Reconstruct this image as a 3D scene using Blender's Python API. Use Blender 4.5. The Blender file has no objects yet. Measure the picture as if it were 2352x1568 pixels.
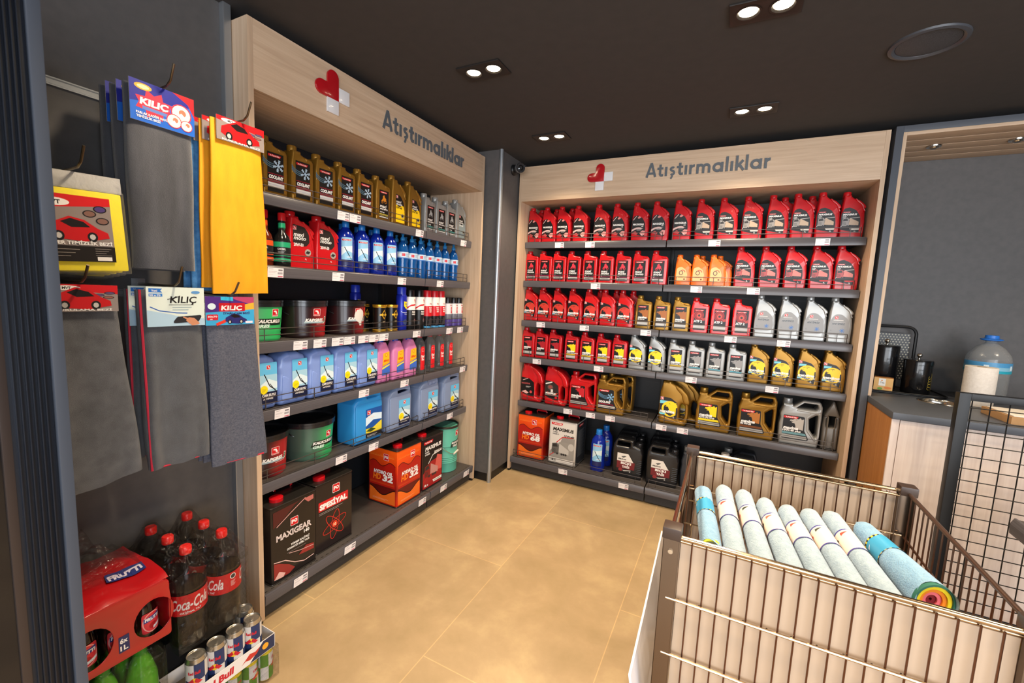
import bpy, bmesh, math, random
from mathutils import Vector, Matrix
from mathutils.geometry import tessellate_polygon
PI = math.pi
S = bpy.context.scene
C = S.collection

# ------------------------------------------------------------------ camera
YAW, PITCH, ROLL, FPX = -0.4650, -0.1101, 0.0442, 983.3
EYE = Vector((0, 0, 1.5))
fw = Vector((math.sin(YAW)*math.cos(PITCH), math.cos(YAW)*math.cos(PITCH), math.sin(PITCH)))
rt = fw.cross(Vector((0, 0, 1))).normalized(); up = rt.cross(fw)
rr = rt*math.cos(ROLL) + up*math.sin(ROLL); uu = -rt*math.sin(ROLL) + up*math.cos(ROLL)
cd = bpy.data.cameras.new('camera'); cam = bpy.data.objects.new('camera', cd); C.objects.link(cam)
cam.matrix_world = Matrix(((rr.x, uu.x, -fw.x, EYE.x), (rr.y, uu.y, -fw.y, EYE.y), (rr.z, uu.z, -fw.z, EYE.z), (0, 0, 0, 1)))
cd.sensor_width = 36; cd.lens = FPX*36/2352; cd.clip_start = 0.02
cd.dof.use_dof = True; cd.dof.focus_distance = 2.6; cd.dof.aperture_fstop = 7
S.camera = cam

# ------------------------------------------------------------------ world, daylight, exposure
w = bpy.data.worlds.new('world'); S.world = w; w.use_nodes = True
bg = w.node_tree.nodes['Background']; bg.inputs[0].default_value = (0.86, 0.92, 1.0, 1); bg.inputs[1].default_value = 0.6
def area(name, loc, aim, sx, sy, power, col):
    l = bpy.data.lights.new(name, 'AREA'); l.shape = 'RECTANGLE'; l.size = sx; l.size_y = sy; l.energy = power; l.color = col
    o = bpy.data.objects.new(name, l); C.objects.link(o); o.location = loc
    o.rotation_euler = (Vector(aim)-Vector(loc)).to_track_quat('-Z', 'Y').to_euler(); return o
area('shopfront_daylight', (0.6, -2.9, 1.5), (0.2, 3, 1.0), 4.2, 2.2, 110, (0.96, 0.98, 1.0))
area('side_window_daylight', (2.95, -.9, 1.45), (-1.7, 1.6, 1.5), 2.6, 2.0, 105, (0.86, 0.92, 1.0))
SPOT_W = 26
vs = S.view_settings
vs.view_transform = 'Standard'; vs.look = 'None'; vs.gamma = 1.0; vs.use_curve_mapping = False; vs.exposure = 0.78

# ------------------------------------------------------------------ materials
def lin(c):
    if isinstance(c, str):
        c = c.lstrip('#'); c = tuple(int(c[i:i+2], 16)/255 for i in (0, 2, 4))
    return tuple((x/12.92 if x <= .04045 else ((x+.055)/1.055)**2.4) for x in c[:3]) + (1,)
MC = {}
def M(col, rough=.4, metal=0, trans=0, alpha=1, name=None, emit=0, ior=1.45, coat=0, spec=None, sheen=0):
    key = (col, rough, metal, trans, alpha, name, emit, ior, coat, spec)
    if key in MC: return MC[key]
    m = bpy.data.materials.new(name or 'mat_'+str(col).strip('#')); m.use_nodes = True
    b = m.node_tree.nodes['Principled BSDF']; I = b.inputs
    I['Base Color'].default_value = lin(col); I['Roughness'].default_value = rough; I['Metallic'].default_value = metal
    I['Transmission Weight'].default_value = trans; I['Alpha'].default_value = alpha; I['IOR'].default_value = ior
    I['Coat Weight'].default_value = coat
    if sheen: I['Sheen Weight'].default_value = sheen
    if spec is not None: I['Specular IOR Level'].default_value = spec
    if emit: I['Emission Color'].default_value = lin(col); I['Emission Strength'].default_value = emit
    MC[key] = m; return m
def N(m, t, **k):
    n = m.node_tree.nodes.new(t)
    for a, v in k.items(): setattr(n, a, v)
    return n
def noise_mat(name, c1, c2, scale=(1, 1, 1), freq=5, detail=6, rough=.5, bump=0, bfreq=None, lo=.3, hi=.7, metal=0, coords='Object', dist=.0, c3=None, sheen=0, nrough=.5, bdist=.004):
    m = M(c1, rough, metal, name=name, sheen=sheen); nt = m.node_tree; L = nt.links; b = nt.nodes['Principled BSDF']
    tc = N(m, 'ShaderNodeTexCoord'); mp = N(m, 'ShaderNodeMapping'); mp.inputs['Scale'].default_value = scale
    L.new(tc.outputs[coords], mp.inputs[0])
    nz = N(m, 'ShaderNodeTexNoise'); nz.inputs['Scale'].default_value = freq; nz.inputs['Detail'].default_value = detail; nz.inputs['Distortion'].default_value = dist; nz.inputs['Roughness'].default_value = nrough
    L.new(mp.outputs[0], nz.inputs['Vector'])
    cr = N(m, 'ShaderNodeValToRGB'); e = cr.color_ramp.elements
    e[0].position = lo; e[0].color = lin(c1); e[1].position = hi; e[1].color = lin(c2)
    if c3: x = e.new((lo+hi)/2); x.color = lin(c3)
    L.new(nz.outputs['Fac'], cr.inputs[0]); L.new(cr.outputs[0], b.inputs['Base Color'])
    if bump:
        n2 = N(m, 'ShaderNodeTexNoise'); n2.inputs['Scale'].default_value = bfreq or freq; n2.inputs['Detail'].default_value = 4
        L.new(mp.outputs[0], n2.inputs['Vector'])
        bp = N(m, 'ShaderNodeBump'); bp.inputs['Strength'].default_value = bump; bp.inputs['Distance'].default_value = bdist
        L.new(n2.outputs['Fac'], bp.inputs['Height']); L.new(bp.outputs[0], b.inputs['Normal'])
    return m
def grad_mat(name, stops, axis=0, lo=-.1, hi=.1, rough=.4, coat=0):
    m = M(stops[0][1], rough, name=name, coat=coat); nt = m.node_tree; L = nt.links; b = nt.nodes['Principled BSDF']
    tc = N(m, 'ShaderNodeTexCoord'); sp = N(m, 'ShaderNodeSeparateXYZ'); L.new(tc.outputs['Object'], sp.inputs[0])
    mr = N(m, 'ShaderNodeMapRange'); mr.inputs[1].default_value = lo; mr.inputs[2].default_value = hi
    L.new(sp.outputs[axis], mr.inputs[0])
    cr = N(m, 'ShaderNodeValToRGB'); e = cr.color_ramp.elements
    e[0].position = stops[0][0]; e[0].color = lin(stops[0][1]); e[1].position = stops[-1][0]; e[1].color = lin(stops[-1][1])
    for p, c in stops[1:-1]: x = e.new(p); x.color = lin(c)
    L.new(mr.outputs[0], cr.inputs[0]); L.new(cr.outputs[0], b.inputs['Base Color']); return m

def film_mat(name, tint, fac=.16, bump=.6, freq=18, base='#d4d2d0', bd=.01):
    m = bpy.data.materials.new(name); m.use_nodes = True; nt = m.node_tree; nt.nodes.clear(); L = nt.links
    o = N(m, 'ShaderNodeOutputMaterial'); tr = N(m, 'ShaderNodeBsdfTransparent'); tr.inputs[0].default_value = lin(tint)
    g = N(m, 'ShaderNodeBsdfPrincipled'); g.inputs['Base Color'].default_value = lin('#d4d2d0'); g.inputs['Roughness'].default_value = .2; g.inputs['Specular IOR Level'].default_value = 1.0; g.inputs['Coat Weight'].default_value = 1; g.inputs['Coat Roughness'].default_value = .08
    mx = N(m, 'ShaderNodeMixShader'); lw = N(m, 'ShaderNodeLayerWeight'); lw.inputs[0].default_value = .35
    nz = N(m, 'ShaderNodeTexNoise'); nz.inputs['Scale'].default_value = freq; nz.inputs['Detail'].default_value = 3; nz.inputs['Distortion'].default_value = 1.5
    bp = N(m, 'ShaderNodeBump'); bp.inputs['Strength'].default_value = bump; bp.inputs['Distance'].default_value = bd; g.inputs['Base Color'].default_value = lin(base)
    tc = N(m, 'ShaderNodeTexCoord'); L.new(tc.outputs['Object'], nz.inputs['Vector']); L.new(nz.outputs['Fac'], bp.inputs['Height']); L.new(bp.outputs[0], g.inputs['Normal']); L.new(bp.outputs[0], lw.inputs['Normal'])
    ma = N(m, 'ShaderNodeMath', operation='MULTIPLY_ADD'); ma.inputs[1].default_value = .28; ma.inputs[2].default_value = fac
    L.new(lw.outputs['Facing'], ma.inputs[0]); L.new(ma.outputs[0], mx.inputs[0]); L.new(tr.outputs[0], mx.inputs[1]); L.new(g.outputs[0], mx.inputs[2]); L.new(mx.outputs[0], o.inputs[0]); return m

# ------------------------------------------------------------------ geometry
def rnd(pts, r=.01, seg=4):
    out = []; n = len(pts)
    for i in range(n):
        p = Vector(pts[i][:2]); a = Vector(pts[i-1][:2]); b = Vector(pts[(i+1) % n][:2])
        q = pts[i][2] if len(pts[i]) > 2 else r
        u = (a-p); v = (b-p); lu, lv = u.length, v.length
        if lu < 1e-6 or lv < 1e-6 or q <= 0: out.append(tuple(p)); continue
        u /= lu; v /= lv; ang = u.angle(v, 0)
        if ang > PI-.05: out.append(tuple(p)); continue
        d = min(q/math.tan(ang/2), lu*.48, lv*.48)
        A = p+u*d; B = p+v*d
        for k in range(seg+1):
            t = k/seg; o = A*(1-t)**2+p*2*t*(1-t)+B*t*t; out.append((o.x, o.y))
    return out
def curve_mesh(setup):
    cu = bpy.data.curves.new('tmp', 'CURVE'); setup(cu)
    ob = bpy.data.objects.new('tmp', cu); me = bpy.data.meshes.new_from_object(ob)
    V = [tuple(v.co) for v in me.vertices]; F = [tuple(p.vertices) for p in me.polygons]
    bpy.data.objects.remove(ob); bpy.data.curves.remove(cu); bpy.data.meshes.remove(me); return V, F
TXT = {}
def text_mesh(s, bold, italic):
    k = (s, bold, italic)
    if k in TXT: return TXT[k]
    cu = bpy.data.curves.new('tmp', 'FONT'); cu.body = s; cu.size = 1; cu.offset = bold; cu.shear = italic; cu.resolution_u = 2; cu.fill_mode = 'FRONT'
    ob = bpy.data.objects.new('tmp', cu); me = bpy.data.meshes.new_from_object(ob)
    V = [(v.co.x, v.co.y) for v in me.vertices]; F = [tuple(p.vertices) for p in me.polygons]
    xs = [v[0] for v in V] or [0]; ys = [v[1] for v in V] or [0]
    x0, x1 = min(xs), max(xs); y0 = min(ys)
    TXT[k] = ([(x-x0, y) for x, y in V], F, x1-x0)
    bpy.data.objects.remove(ob); bpy.data.curves.remove(cu); bpy.data.meshes.remove(me); return TXT[k]

class MB:
    def __init__(s): s.v = []; s.f = []; s.m = []; s.mats = []
    def mi(s, m):
        if m not in s.mats: s.mats.append(m)
        return s.mats.index(m)
    def add(s, vs, fs, mat, X=None):
        o = len(s.v); s.v += [tuple(X @ Vector(p)) for p in vs] if X else [tuple(p) for p in vs]
        i = s.mi(mat)
        for f in fs: s.f.append(tuple(k+o for k in f)); s.m.append(i)
        return s
    def box(s, a, b, mat, bev=0, X=None):
        bm = bmesh.new(); bmesh.ops.create_cube(bm, size=1)
        for v in bm.verts: v.co = Vector([(a[i]+b[i])/2+v.co[i]*abs(b[i]-a[i]) for i in range(3)])
        if bev: bmesh.ops.bevel(bm, geom=bm.edges[:], offset=bev, segments=2, profile=.7, affect='EDGES')
        bm.verts.index_update()
        s.add([v.co[:] for v in bm.verts], [[v.index for v in f.verts] for f in bm.faces], mat, X); bm.free(); return s
    def prism(s, pts, mat, axis=1, lo=0, hi=1, X=None):
        # polygon pts (u,v) extruded along axis; axis 0: (y,z) 1: (x,z) 2: (x,y)
        def P(u, v, t): return {0: (t, u, v), 1: (u, t, v), 2: (u, v, t)}[axis]
        n = len(pts); V = [P(u, v, lo) for u, v in pts]+[P(u, v, hi) for u, v in pts]
        F = [tuple(range(n)), tuple(range(2*n-1, n-1, -1))]+[(i, i+n, (i+1) % n+n, (i+1) % n) for i in range(n)]
        return s.add(V, F, mat, X)
    def tube(s, pts, r, mat, n=8, closed=False, X=None, flat=1):
        P = [Vector(p) for p in pts]; k = len(P); V = []; F = []
        R = r if isinstance(r, (list, tuple)) else [r]*k
        ref = None
        for i, p in enumerate(P):
            if closed: t = (P[(i+1) % k]-P[i-1])
            else: t = P[min(i+1, k-1)]-P[max(i-1, 0)]
            t.normalize()
            if ref is None: ref = t.cross(Vector((0, 0, 1)) if abs(t.z) < .9 else Vector((1, 0, 0))).normalized()
            ref = (ref-t*ref.dot(t)).normalized(); q = t.cross(ref)
            for j in range(n):
                a = 2*PI*j/n; V.append(p+ref*math.cos(a)*R[i]+q*math.sin(a)*R[i]*flat)
        for i in range(k if closed else k-1):
            for j in range(n):
                a = i*n+j; b = i*n+(j+1) % n; c = ((i+1) % k)*n
                F.append((a, b, c+(j+1) % n, c+j))
        if not closed: F.append(tuple(range(n-1, -1, -1))); F.append(tuple(range((k-1)*n, k*n)))
        return s.add(V, F, mat, X)
    def lathe(s, prof, mat, n=20, c=(0, 0), X=None, sx=1, sy=1, rib=0, cap=True):
        V = []; F = []
        for r, z in prof:
            for j in range(n):
                a = 2*PI*j/n; q = r*(1-(rib if j % 2 else 0)); V.append((c[0]+math.cos(a)*q*sx, c[1]+math.sin(a)*q*sy, z))
        k = len(prof)
        for i in range(k-1):
            for j in range(n): F.append((i*n+j, i*n+(j+1) % n, (i+1)*n+(j+1) % n, (i+1)*n+j))
        if cap and prof[0][0] > 1e-5: F.append(tuple(range(n-1, -1, -1)))
        if cap and prof[-1][0] > 1e-5: F.append(tuple(range((k-1)*n, k*n)))
        return s.add(V, F, mat, X)
    def cyl(s, a, b, r, mat, n=12, r2=None): return s.tube([a, b], [r, r if r2 is None else r2], mat, n)
    def plate(s, outline, mat, depth=.07, bev=.012, holes=(), y=0, X=None, res=2):
        def st(cu):
            cu.dimensions = '2D'; cu.fill_mode = 'BOTH'; cu.extrude = max(depth/2-bev, .0001); cu.bevel_depth = bev; cu.bevel_resolution = res; cu.offset = -bev
            for poly in [outline]+list(holes):
                sp = cu.splines.new('POLY'); sp.points.add(len(poly)-1)
                for p, q in zip(sp.points, poly): p.co = (q[0], q[1], 0, 1)
                sp.use_cyclic_u = True
        V, F = curve_mesh(st)
        return s.add([(x, y-z, h) for x, h, z in V], F, mat, X)
    def mesh(s, name, smooth=35):
        me = bpy.data.meshes.new(name); me.from_pydata(s.v, [], s.f)
        for m in s.mats: me.materials.append(m)
        me.polygons.foreach_set('material_index', s.m); me.update()
        if smooth:
            bm = bmesh.new(); bm.from_mesh(me); bmesh.ops.remove_doubles(bm, verts=bm.verts, dist=1e-6)
            bm.to_mesh(me); bm.free()
            me.shade_smooth(); me.set_sharp_from_angle(angle=math.radians(smooth))
        return me

class Art:
    """printed artwork: flat polygons in (u, v), later laid on a face or wrapped round a cylinder"""
    def __init__(s): s.e = []; s.z = 0
    def poly(s, pts, col, up=True):
        s.e.append(([tuple(p[:2]) for p in pts], None, col, s.z)); s.z += 1; return s
    def rect(s, x0, z0, x1, z1, col): return s.poly([(x0, z0), (x1, z0), (x1, z1), (x0, z1)], col)
    def rrect(s, x0, z0, x1, z1, col, r=.004): return s.poly(rnd([(x0, z0), (x1, z0), (x1, z1), (x0, z1)], r, 3), col)
    def disc(s, x, z, r, col, rz=None, n=16, rot=0):
        rz = rz or r; ca, sa = math.cos(rot), math.sin(rot)
        P = []
        for i in range(n):
            a, b = r*math.cos(2*PI*i/n), rz*math.sin(2*PI*i/n); P.append((x+a*ca-b*sa, z+a*sa+b*ca))
        return s.poly(P, col)
    def line(s, pts, w, col):
        for (x0, z0), (x1, z1) in zip(pts, pts[1:]):
            d = math.hypot(x1-x0, z1-z0) or 1; nx, nz = -(z1-z0)/d*w/2, (x1-x0)/d*w/2
            s.e.append(([(x0-nx, z0-nz), (x1-nx, z1-nz), (x1+nx, z1+nz), (x0+nx, z0+nz)], None, col, s.z))
        s.z += 1; return s
    def ring(s, x, z, r, rz, w, col, rot=0, n=24, a0=0, a1=2*PI):
        ca, sa = math.cos(rot), math.sin(rot); P = []
        for i in range(n+1):
            t = a0+(a1-a0)*i/n; a, b = r*math.cos(t), rz*math.sin(t); P.append((x+a*ca-b*sa, z+a*sa+b*ca))
        return s.line(P, w, col)
    def text(s, t, x, z, size, col, bold=.02, italic=0, wid=None, align='l', rot=0):
        V, F, W = text_mesh(t, bold, italic)
        k = size; kx = wid/W if wid else k
        ox = x-(W*kx if align == 'r' else W*kx/2 if align == 'c' else 0)
        ca, sa = math.cos(rot), math.sin(rot)
        P = [(a*kx+ox-x, b*k) for a, b in V]; P = [(x+a*ca-b*sa, z+a*sa+b*ca) for a, b in P]
        s.e.append((P, F, col, s.z)); s.z += 1; return s
    def lay(s, mb, fn, strips=0, step=.00007, base=.0005):
        for P, F, col, z in s.e:
            mat = col if not isinstance(col, (str, tuple)) else M(col, .38)
            if F is None:
                if len(P) > 4 or strips: tr = tessellate_polygon([[Vector((a, b, 0)) for a, b in P]]); F = [tuple(t) for t in tr]
                else: F = [tuple(range(len(P)))]
            off = base+z*step
            if strips:
                F2 = []; P2 = []
                for f in F:
                    poly = [P[i] for i in f]; lo = min(p[0] for p in poly); hi = max(p[0] for p in poly)
                    k0 = math.floor(lo/strips); k1 = math.ceil(hi/strips)
                    for k in range(k0, max(k1, k0+1)):
                        q = clip(clip(poly, k*strips, 1), (k+1)*strips, -1)
                        if len(q) >= 3: F2.append(tuple(range(len(P2), len(P2)+len(q)))); P2 += q
                P, F = P2, F2
            G = []
            for f in F:
                ar = sum(P[f[i]][0]*P[f[(i+1) % len(f)]][1]-P[f[(i+1) % len(f)]][0]*P[f[i]][1] for i in range(len(f)))
                G.append(f if ar > 0 else tuple(reversed(f)))
            mb.add([fn(a, b, off) for a, b in P], G, mat)
        return mb
def clip(poly, x, sgn):
    out = []
    for i in range(len(poly)):
        a, b = poly[i-1], poly[i]; da, db = (a[0]-x)*sgn, (b[0]-x)*sgn
        if (da >= 0) != (db >= 0): t = da/(da-db); out.append((x, a[1]+(b[1]-a[1])*t))
        if db >= 0: out.append(b)
    return out
def flat(y): return lambda u, v, o: (u, y-o, v)
def wrap(R, z0=0):
    def f(u, v, o):
        r = (R(v) if callable(R) else R); a = u/(R(0) if callable(R) else R); return ((r+o)*math.sin(a), -(r+o)*math.cos(a), v+z0)
    return f

# ------------------------------------------------------------------ scene bookkeeping
def put(name, me, parent=None, label=None):
    o = bpy.data.objects.new(name, me); C.objects.link(o)
    if parent: o.parent = parent
    if label: o['label'] = label
    return o
def tag(o, label, cat, group=None, kind=None):
    o['label'] = label
    if cat: o['category'] = cat
    if group: o['group'] = group
    if kind: o['kind'] = kind
    return o
def thing(name, label, cat, loc=(0, 0, 0), rz=0, group=None):
    o = bpy.data.objects.new(name, None); C.objects.link(o); o.empty_display_size = .05
    o.location = loc; o.rotation_euler = (0, 0, rz); return tag(o, label, cat, group)
def struct(name, mb, label=None, smooth=0):
    o = put(name, mb.mesh(name, smooth)); o['kind'] = 'structure'
    if label: o['label'] = label
    return o
KIND = {}
def kind(key, name, cat, parts): KIND[key] = (name, cat, parts)   # parts: [(part name, mesh, [sub-parts])]
def inst(key, label, loc, rz, group=None):
    name, cat, parts = KIND[key]
    t = thing(name, label, cat, loc, rz, group)
    for p in parts:
        o = put(p[0], p[1], t)
        for q in (p[2] if len(p) > 2 else []): put(q[0], q[1], o)
    return t
ORD = ['', 'first', 'second', 'third', 'fourth', 'fifth', 'sixth', 'seventh', 'eighth', 'ninth', 'tenth']
# ------------------------------------------------------------------ shared materials
def wood(name, axis, c1='#b3987e', c2='#cdb49a', c3='#c1a68b'):
    sc = [55, 55, 55]; sc[axis] = 2.2
    return noise_mat(name, c1, c2, tuple(sc), 1.0, 8, .5, .12, 3, .25, .75, c3=c3, dist=.6)
OAK_X = wood('oak_grain_x', 0); OAK_Y = wood('oak_grain_y', 1); OAK_Z = wood('oak_grain_z', 2)
ORANGE_OAK = wood('warm_oak', 2, '#96602f', '#ab7440', '#a06a38')
WHITE_OAK = wood('whitewashed_oak', 2, '#c0aea4', '#d4c6bc', '#cabab0')
WALL = noise_mat('anthracite_board', '#504e4e', '#575454', (1, 1, 1), 30, 3, .55, .05, 200)
CEIL = noise_mat('ceiling_black', '#3a3838', '#3e3b3b', (1, 1, 1), 20, 3, .9)
NAVY = M('#4a4e56', .45, name='slate_laminate')
DARK = M('#26272b', .45, name='dark_laminate')
BACKP = M('#1b1c20', .5, name='shelf_back_black')
RAIL = noise_mat('shelf_rail', '#49474b', '#555257', (1, 1, 300), 1, 3, .27, 0, None)
SHELF = M('#4b4644', .45, .2, name='shelf_steel')
ALU = M('#a9aeb4', .35, .8, name='aluminium'); CHROME = M('#c9c4bb', .18, 1, name='chrome')
WIRE = M('#55504e', .35, .6, name='guard_wire')
BLACKM = M('#141416', .4, name='black_metal')

# ------------------------------------------------------------------ room shell
XL, YA, YB_, ZT, ZH = -1.711, 1.072, 2.8365, 2.499, 2.245          # left unit: front plane, ends, top, header underside
YR, XA, XB, ZHR = 3.156, -1.578, 0.715, 2.234                      # back unit
def floor_mat():
    m = noise_mat('stone_tile', '#98825e', '#bca47b', (1, 1, 1), 2.6, 14, .42, .05, 40, .30, .70, c3='#a88f6c', coords='Object', dist=.15, nrough=.66)
    nt = m.node_tree; L = nt.links; b = nt.nodes['Principled BSDF']; base = b.inputs['Base Color'].links[0].from_socket
    tc = N(m, 'ShaderNodeTexCoord'); mp = N(m, 'ShaderNodeMapping'); mp.inputs['Rotation'].default_value = (0, 0, PI/2)
    mp.inputs['Location'].default_value = (-2.775, -1.620+.655*3, 0)
    L.new(tc.outputs['Object'], mp.inputs[0])
    br = N(m, 'ShaderNodeTexBrick'); br.offset = 0.5; br.inputs['Scale'].default_value = 1
    br.inputs['Brick Width'].default_value = 1.36; br.inputs['Row Height'].default_value = .655
    br.inputs['Mortar Size'].default_value = .0022; br.inputs['Mortar Smooth'].default_value = .1
    br.inputs['Color1'].default_value = (1, 1, 1, 1); br.inputs['Color2'].default_value = (.88, .88, .87, 1); br.inputs['Mortar'].default_value = (1.25, 1.2, 1.1, 1)
    L.new(mp.outputs[0], br.inputs['Vector'])
    mx = N(m, 'ShaderNodeMix', data_type='RGBA', blend_type='MULTIPLY'); mx.inputs[0].default_value = 1
    L.new(base, mx.inputs[6]); L.new(br.outputs['Color'], mx.inputs[7]); L.new(mx.outputs[2], b.inputs['Base Color'])
    return m
struct('floor', MB().box((-2.6, -3.2, -.1), (3.2, 4.2, 0), floor_mat()), 'beige stone-look tiled floor')
struct('ceiling', MB().box((-2.6, -3.2, 2.55), (3.2, 4.2, 2.65), CEIL), 'matt black ceiling with recessed twin downlights')
struct('wall_back', MB().box((-2.4, 3.712, 0), (3.2, 3.83, 2.55), WALL), 'anthracite wall behind the shelving and coffee niche')
struct('wall_left', MB().box((-1.95, -3.2, 0), (-1.83, 1.069, 2.55), WALL).box((-2.4, 1.069, 0), (-2.24, 3.712, 2.55), WALL), 'anthracite slatwall on the left')
struct('wall_right', MB().box((3.1, -3.2, 0), (3.2, 4.0, 2.55), WALL))
struct('wall_corner', MB().box((-2.24, 2.862, .07), (-1.592, 3.712, 2.55), WALL).box((-2.24, 2.872, 0), (-1.60, 3.712, .07), BLACKM), 'dark column filling the corner between the units')
mb = MB(); 
for zz in (2.06, 1.753, 1.447, 1.14): pass
for i, zz in enumerate((2.06, 1.753, 1.447)):
    b = MB().prism([(-1.83, zz-.012), (-1.8235, zz-.012), (-1.8235, zz-.009), (-1.828, zz-.006), (-1.828, zz+.006), (-1.8235, zz+.009), (-1.8235, zz+.012), (-1.83, zz+.012)], ALU, 1, .2, 1.04)
    struct('trim_%d' % (i+1), b, 'aluminium slatwall groove strip')
struct('trim_4', MB().box((-1.83, 1.040, 0), (-1.803, 1.069, 2.55), ALU, .003), 'vertical aluminium edge strip of the slatwall')
b = MB().lathe([(.017, .0), (.017, 2.55)], ALU, 16, (-1.592, 2.868))
b.box((-1.6, 2.862, 0), (-1.575, 2.875, 2.549), ALU, .002)
struct('trim_5', b, 'rounded aluminium corner strip on the dark column', 40)

# ------------------------------------------------------------------ lamps in the ceiling
def ceiling_lamp(x, y, lit=True, label=''):
    t = thing('ceiling_downlight', label, 'ceiling light', (x, y, 2.55), 0, 'twin ceiling downlights')
    FR = M('#1f1b19', .5, name='lamp_frame')
    hol = [[(cx+.042*math.cos(a*PI/10), .042*math.sin(a*PI/10)) for a in range(20)] for cx in (-.054, .054)]
    X = Matrix.Rotation(-PI/2, 4, 'X')
    put('frame', MB().plate([(-.115, -.065), (.115, -.065), (.115, .065), (-.115, .065)], FR, .008, .0015, hol, X=Matrix.Translation((0, 0, -.004)) @ X).mesh('frame'), t)
    for cx in (-.054, .054):
        r = MB().lathe([(.042, -.004), (.045, -.009), (.038, -.009), (.031, -.003), (.029, .0)], FR, 24, (cx, 0), cap=False); put('rim', r.mesh('rim'), t)
        g = MB().lathe([(.0001, -.0065), (.022, -.006), (.031, -.003)], M('#ffe9c8', .3, emit=14, name='lamp_glow'), 20, (cx, 0)); put('lens', g.mesh('lens'), t)
        l = bpy.data.lights.new('downlight', 'SPOT'); l.energy = SPOT_W; l.color = (1, .80, .56); l.spot_size = math.radians(125); l.spot_blend = .7; l.shadow_soft_size = .05
        o = bpy.data.objects.new('downlight_lamp', l); C.objects.link(o); o.parent = t; o.location = (cx, 0, -.02)
    return t
ceiling_lamp(.02, 1.85, True, 'lit twin square downlight in the ceiling, largest, cut by the top edge of the photo')
ceiling_lamp(-1.14, 1.845, True, 'lit twin downlight in the ceiling beside the left unit header')
ceiling_lamp(.02, 2.75, True, 'lit twin downlight in the ceiling before the right part of the back unit')
ceiling_lamp(-1.155, 2.755, True, 'small lit twin downlight in the ceiling nearest the corner column')
for x, y in ((1.95, 1.35), (1.95, 2.35), (1.18, 1.0), (-1.14, .9), (.02, .7), (-1.0, -.4), (.5, -.6), (1.9, .2)):  # first two are added, unseen, to put warm light on the niche
    ceiling_lamp(x, y, True, 'twin downlight in the ceiling outside the picture')
t = thing('ceiling_speaker', 'round black speaker with a mesh grille set in the ceiling', 'speaker', (.60, 2.318, 2.55))
put('rim', MB().lathe([(.122, 0), (.120, -.007), (.108, -.010), (.099, -.004), (.098, 0)], M('#42444a', .4), 48, cap=False).mesh('rim'), t)
put('grille', MB().lathe([(.0001, -.0075), (.05, -.007), (.097, -.003), (.098, 0)], noise_mat('speaker_mesh', '#33353a', '#4a4c52', (1, 1, 1), 300, 2, .5), 48).mesh('grille'), t)

# ------------------------------------------------------------------ shelving units
GREY = M('#565c62', .5, name='sign_grey'); RED = M('#a8121c', .2, name='acrylic_red', coat=.5); WHT = M('#dcdcdf', .2, name='acrylic_white', coat=.5)
def letters(s, x, size, mat, sw=.168, d=.004):
    """geometric single-storey lettering, x-height .52, cap height 1"""
    mb = MB(); h = sw/2; jit = [0.0]
    def Y():
        jit[0] += .00002; return -d-jit[0]
    def bar(a, b, w=sw):
        (x0, z0), (x1, z1) = a, b; L = math.hypot(x1-x0, z1-z0); nx, nz = -(z1-z0)/L*w/2, (x1-x0)/L*w/2
        mb.prism([(X(x0-nx), Z(z0-nz)), (X(x1-nx), Z(z1-nz)), (X(x1+nx), Z(z1+nz)), (X(x0+nx), Z(z0+nz))], mat, 1, Y(), 0)
    def arc(cx, cz, r, a0, a1, n=14, w=sw, rz=None):
        rz = rz or r; P = []
        for i in range(n+1):
            a = math.radians(a0+(a1-a0)*i/n); P.append(((r+w/2)*math.cos(a)+cx, (rz+w/2)*math.sin(a)+cz))
        for i in range(n, -1, -1):
            a = math.radians(a0+(a1-a0)*i/n); P.append(((r-w/2)*math.cos(a)+cx, (rz-w/2)*math.sin(a)+cz))
        for i in range(n):
            q = [P[i], P[i+1], P[2*n-i], P[2*n+1-i]]; mb.prism([(X(a), Z(b)) for a, b in q], mat, 1, Y(), 0)
    cur = [x]
    X = lambda v: cur[0]+v*size
    Z = lambda v: v*size
    for ch in s:
        if ch == 'A': bar((.09, 0), (.42, 1)); bar((.75, 0), (.42, 1)); bar((.2, .26), (.64, .26), sw*.9); adv = .88
        elif ch == 't': bar((.22, .12), (.22, .84)); bar((0, .56), (.44, .56), sw*.85); arc(.36, .2, .14, 180, 270, 6); bar((.36, .06+.02), (.46, .08)); adv = .56
        elif ch == 'i': bar((.1, 0), (.1, .64)); adv = .32
        elif ch == 's' or ch == 'S':
            arc(.25, .455, .13, 40, 270, 12, sw*.85, .11); arc(.25, .20, .13, -140, 90, 12, sw*.85, .125)
            if ch == 'S': bar((.27, 0), (.16, -.22), sw*.7)
            adv = .56
        elif ch == 'r': bar((.1, 0), (.1, .64)); arc(.36, .33, .26, 85, 180, 8, rz=.23); adv = .5
        elif ch == 'm':
            bar((.1, 0), (.1, .64)); arc(.3, .38, .2, 0, 180, rz=.18); bar((.5, 0), (.5, .39)); arc(.7, .38, .2, 0, 180, rz=.18); bar((.9, 0), (.9, .39)); adv = 1.12
        elif ch == 'a': arc(.36, .32, .27, 0, 360, 24, rz=.24); bar((.64, 0), (.64, .64)); adv = .86
        elif ch == 'l': bar((.1, 0), (.1, .97)); adv = .32
        elif ch == 'k': bar((.1, 0), (.1, .97)); bar((.14, .25), (.50, .64), sw*.95); bar((.26, .38), (.56, 0), sw*.95); adv = .64
        cur[0] += adv*size
    return mb, cur[0]-x
def board(mb, a, b, mat): return mb.box(a, b, mat, .0015)
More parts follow.
